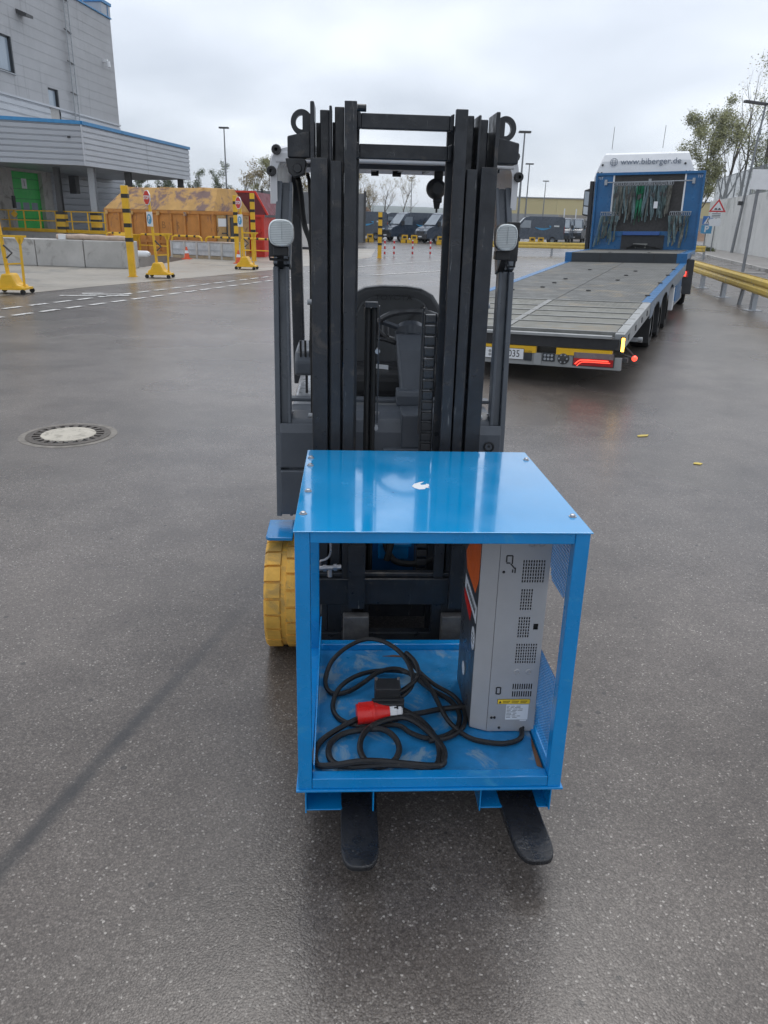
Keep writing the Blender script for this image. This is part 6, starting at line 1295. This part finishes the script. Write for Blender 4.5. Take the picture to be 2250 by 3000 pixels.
# ================================================================= trees
def tree(name, label, x, y, h, spread, leafm, nleaf, group, seed, leafs=.16, droop=0., bare=False, tr_r=None):
    rnd = random.Random(seed); nleaf = int(nleaf*(2.2 if leafs < .14 else 1)); t = thing(name, label, 'tree', (x, y, 0), 0, group); tb2 = MB(); tips = []
    def branch(p, d, ln, r, lev):
        pts = [p]; n = 4
        for i in range(n):
            d = (d + Vector((rnd.uniform(-.16,.16), rnd.uniform(-.16,.16), rnd.uniform(-.05,.12)-droop*lev*.03))).normalized(); pts.append(pts[-1] + d*ln/n)
        tb2.tube(pts, [r*(1-.72*i/n) for i in range(n+1)], 5 if lev < 2 else 3, caps=False)
        if lev >= 1: tips.extend(pts[2:])
        if lev < 3:
            k_ = (7, 5, 4)[lev]
            for i in range(k_):
                u = rnd.uniform(.28 if lev == 0 else .2, 1.); j = min(n-1, int(u*n)); q = pts[j].lerp(pts[j+1], u*n-j); a = rnd.uniform(0, 6.283); s_ = Vector((math.cos(a), math.sin(a), rnd.uniform(.15, .9))).normalized()
                branch(q, (d*.45 + s_*(.75*spread)).normalized(), ln*rnd.uniform(.38, .62)*(1.1-.35*u), r*(1-.7*u)*.55, lev+1)
    branch(Vector((0,0,-.05)), Vector((rnd.uniform(-.05,.05), rnd.uniform(-.05,.05), 1)), h*.86, tr_r or h*.016, 0)
    tb2.build('trunk', m_trunk, t)
    if nleaf:
        lb_ = MB()
        for i in range(nleaf):
            p = rnd.choice(tips) + Vector((rnd.gauss(0, .2), rnd.gauss(0, .2), rnd.gauss(0, .18)))*h*.11; u = Vector((rnd.gauss(0,1), rnd.gauss(0,1), rnd.gauss(0,1))).normalized(); w = u.orthogonal().normalized(); s_ = leafs*rnd.uniform(.6, 1.4)
            lb_.add([p-u*s_*.5, p+w*s_*.32, p+u*s_*.5, p-w*s_*.32], [(0,1,2,3)])
        lb_.build('crown', leafm, t)
for i, (x, y, h, sp, m, nl, lab_) in enumerate((
    (-3.7, 108, 6.9, .75, m_leafb, 900, 'thin autumn tree at the left between the mast rails'), (-2.5, 110, 6.6, .7, m_leafb, 700, 'second slender tree between the mast rails, beside the left one'), (-.8, 110, 6.3, .6, m_leafb, 260, 'nearly bare slim tree in the middle of the mast gap'), (1.0, 106, 6.5, .9, m_leafb, 420, 'broad nearly bare tree left of the far lamp post'),
    )): tree('deciduous_tree', lab_, x, y, h, sp, m, nl, 'thin trees behind the vans', 30+i, .11)
for i, (x, y, h, sp, m, nl, lab_) in enumerate((
    (-18.9, 92, 5.7, .5, m_leafc, 1500, 'dark conifer-like tree left of the far lamp post'), (-16.6, 90, 5.9, .8, m_leafb, 500, 'bare brown tree right of the lamp post behind the containers'), (-15.2, 88, 6.1, .8, m_leafb, 700, 'brown-leaved tree behind the red container'), (-13.4, 86, 6.5, .85, m_leafa, 900, 'olive tree beside the left forklift pillar'), (-12.4, 88, 6.3, .8, m_leafb, 700, 'brown tree seen just left of the mast'),
    (-28.2, 90, 5.2, .8, m_leafc, 1400, 'dark green tree under the canopy, left one'), (-25.2, 92, 5.2, .7, m_leafc, 1300, 'dark green tree under the canopy, middle one'), (-21.9, 92, 5.2, .6, m_leafc, 900, 'dark green tree at the canopy end'), (-10.2, 84, 5.8, .8, m_leafb, 600, 'pale autumn tree behind the left cab window'))): tree('deciduous_tree', lab_, x, y, h, sp, m, nl, 'trees behind the grey wall', 60+i, .13)
for i, (x, y, h, sp, m, nl, ls_, lab_) in enumerate((
    (28.1, 76, 10.6, .72, m_leafa, 13000, .155, 'full olive-green tree behind the truck cab'), (27.0, 74, 7.4, .8, m_leafa, 6000, .155, 'lower olive-green tree at the headboard corner'), (31.1, 78, 13.6, .5, m_leafb, 160, .16, 'tall bare double-stemmed birch right of the green tree'), (32.3, 78, 12.2, .5, m_leafb, 150, .16, 'second bare birch beside the tall one'), (30.2, 67, 13.0, .7, m_leafa, 6500, .15, 'leafy tree at the right picture edge'), (28.4, 66, 7.0, .9, m_leafa, 1800, .15, 'thin shrubby tree behind the mesh fence'), (30.5, 66, 9, .9, m_leafc, 2500, .15, 'dark tree behind the fence at the right edge'))): tree('deciduous_tree', lab_, x, y, h, sp, m, nl, 'trees behind the right wall', 90+i, ls_)
# ================================================================= damp air over the yard
hz = MB().box(-3600, 3600, -60, 3600, -2.2, 52).build('haze', mat('haze_tmp', (1, 1, 1)))
hm = bpy.data.materials.new('haze_air'); hm.use_nodes = True; t = hm.node_tree; t.nodes.clear()
ho_ = N(t, 'ShaderNodeOutputMaterial'); pvn = N(t, 'ShaderNodeVolumePrincipled'); pvn.inputs['Color'].default_value = (.86, .93, 1, 1); pvn.inputs['Density'].default_value = .00035; L(t, pvn.outputs[0], ho_.inputs['Volume'])
hz.data.materials.clear(); hz.data.materials.append(hm); hz['kind'] = 'stuff'; hz['label'] = 'thin damp haze in the air over the yard'
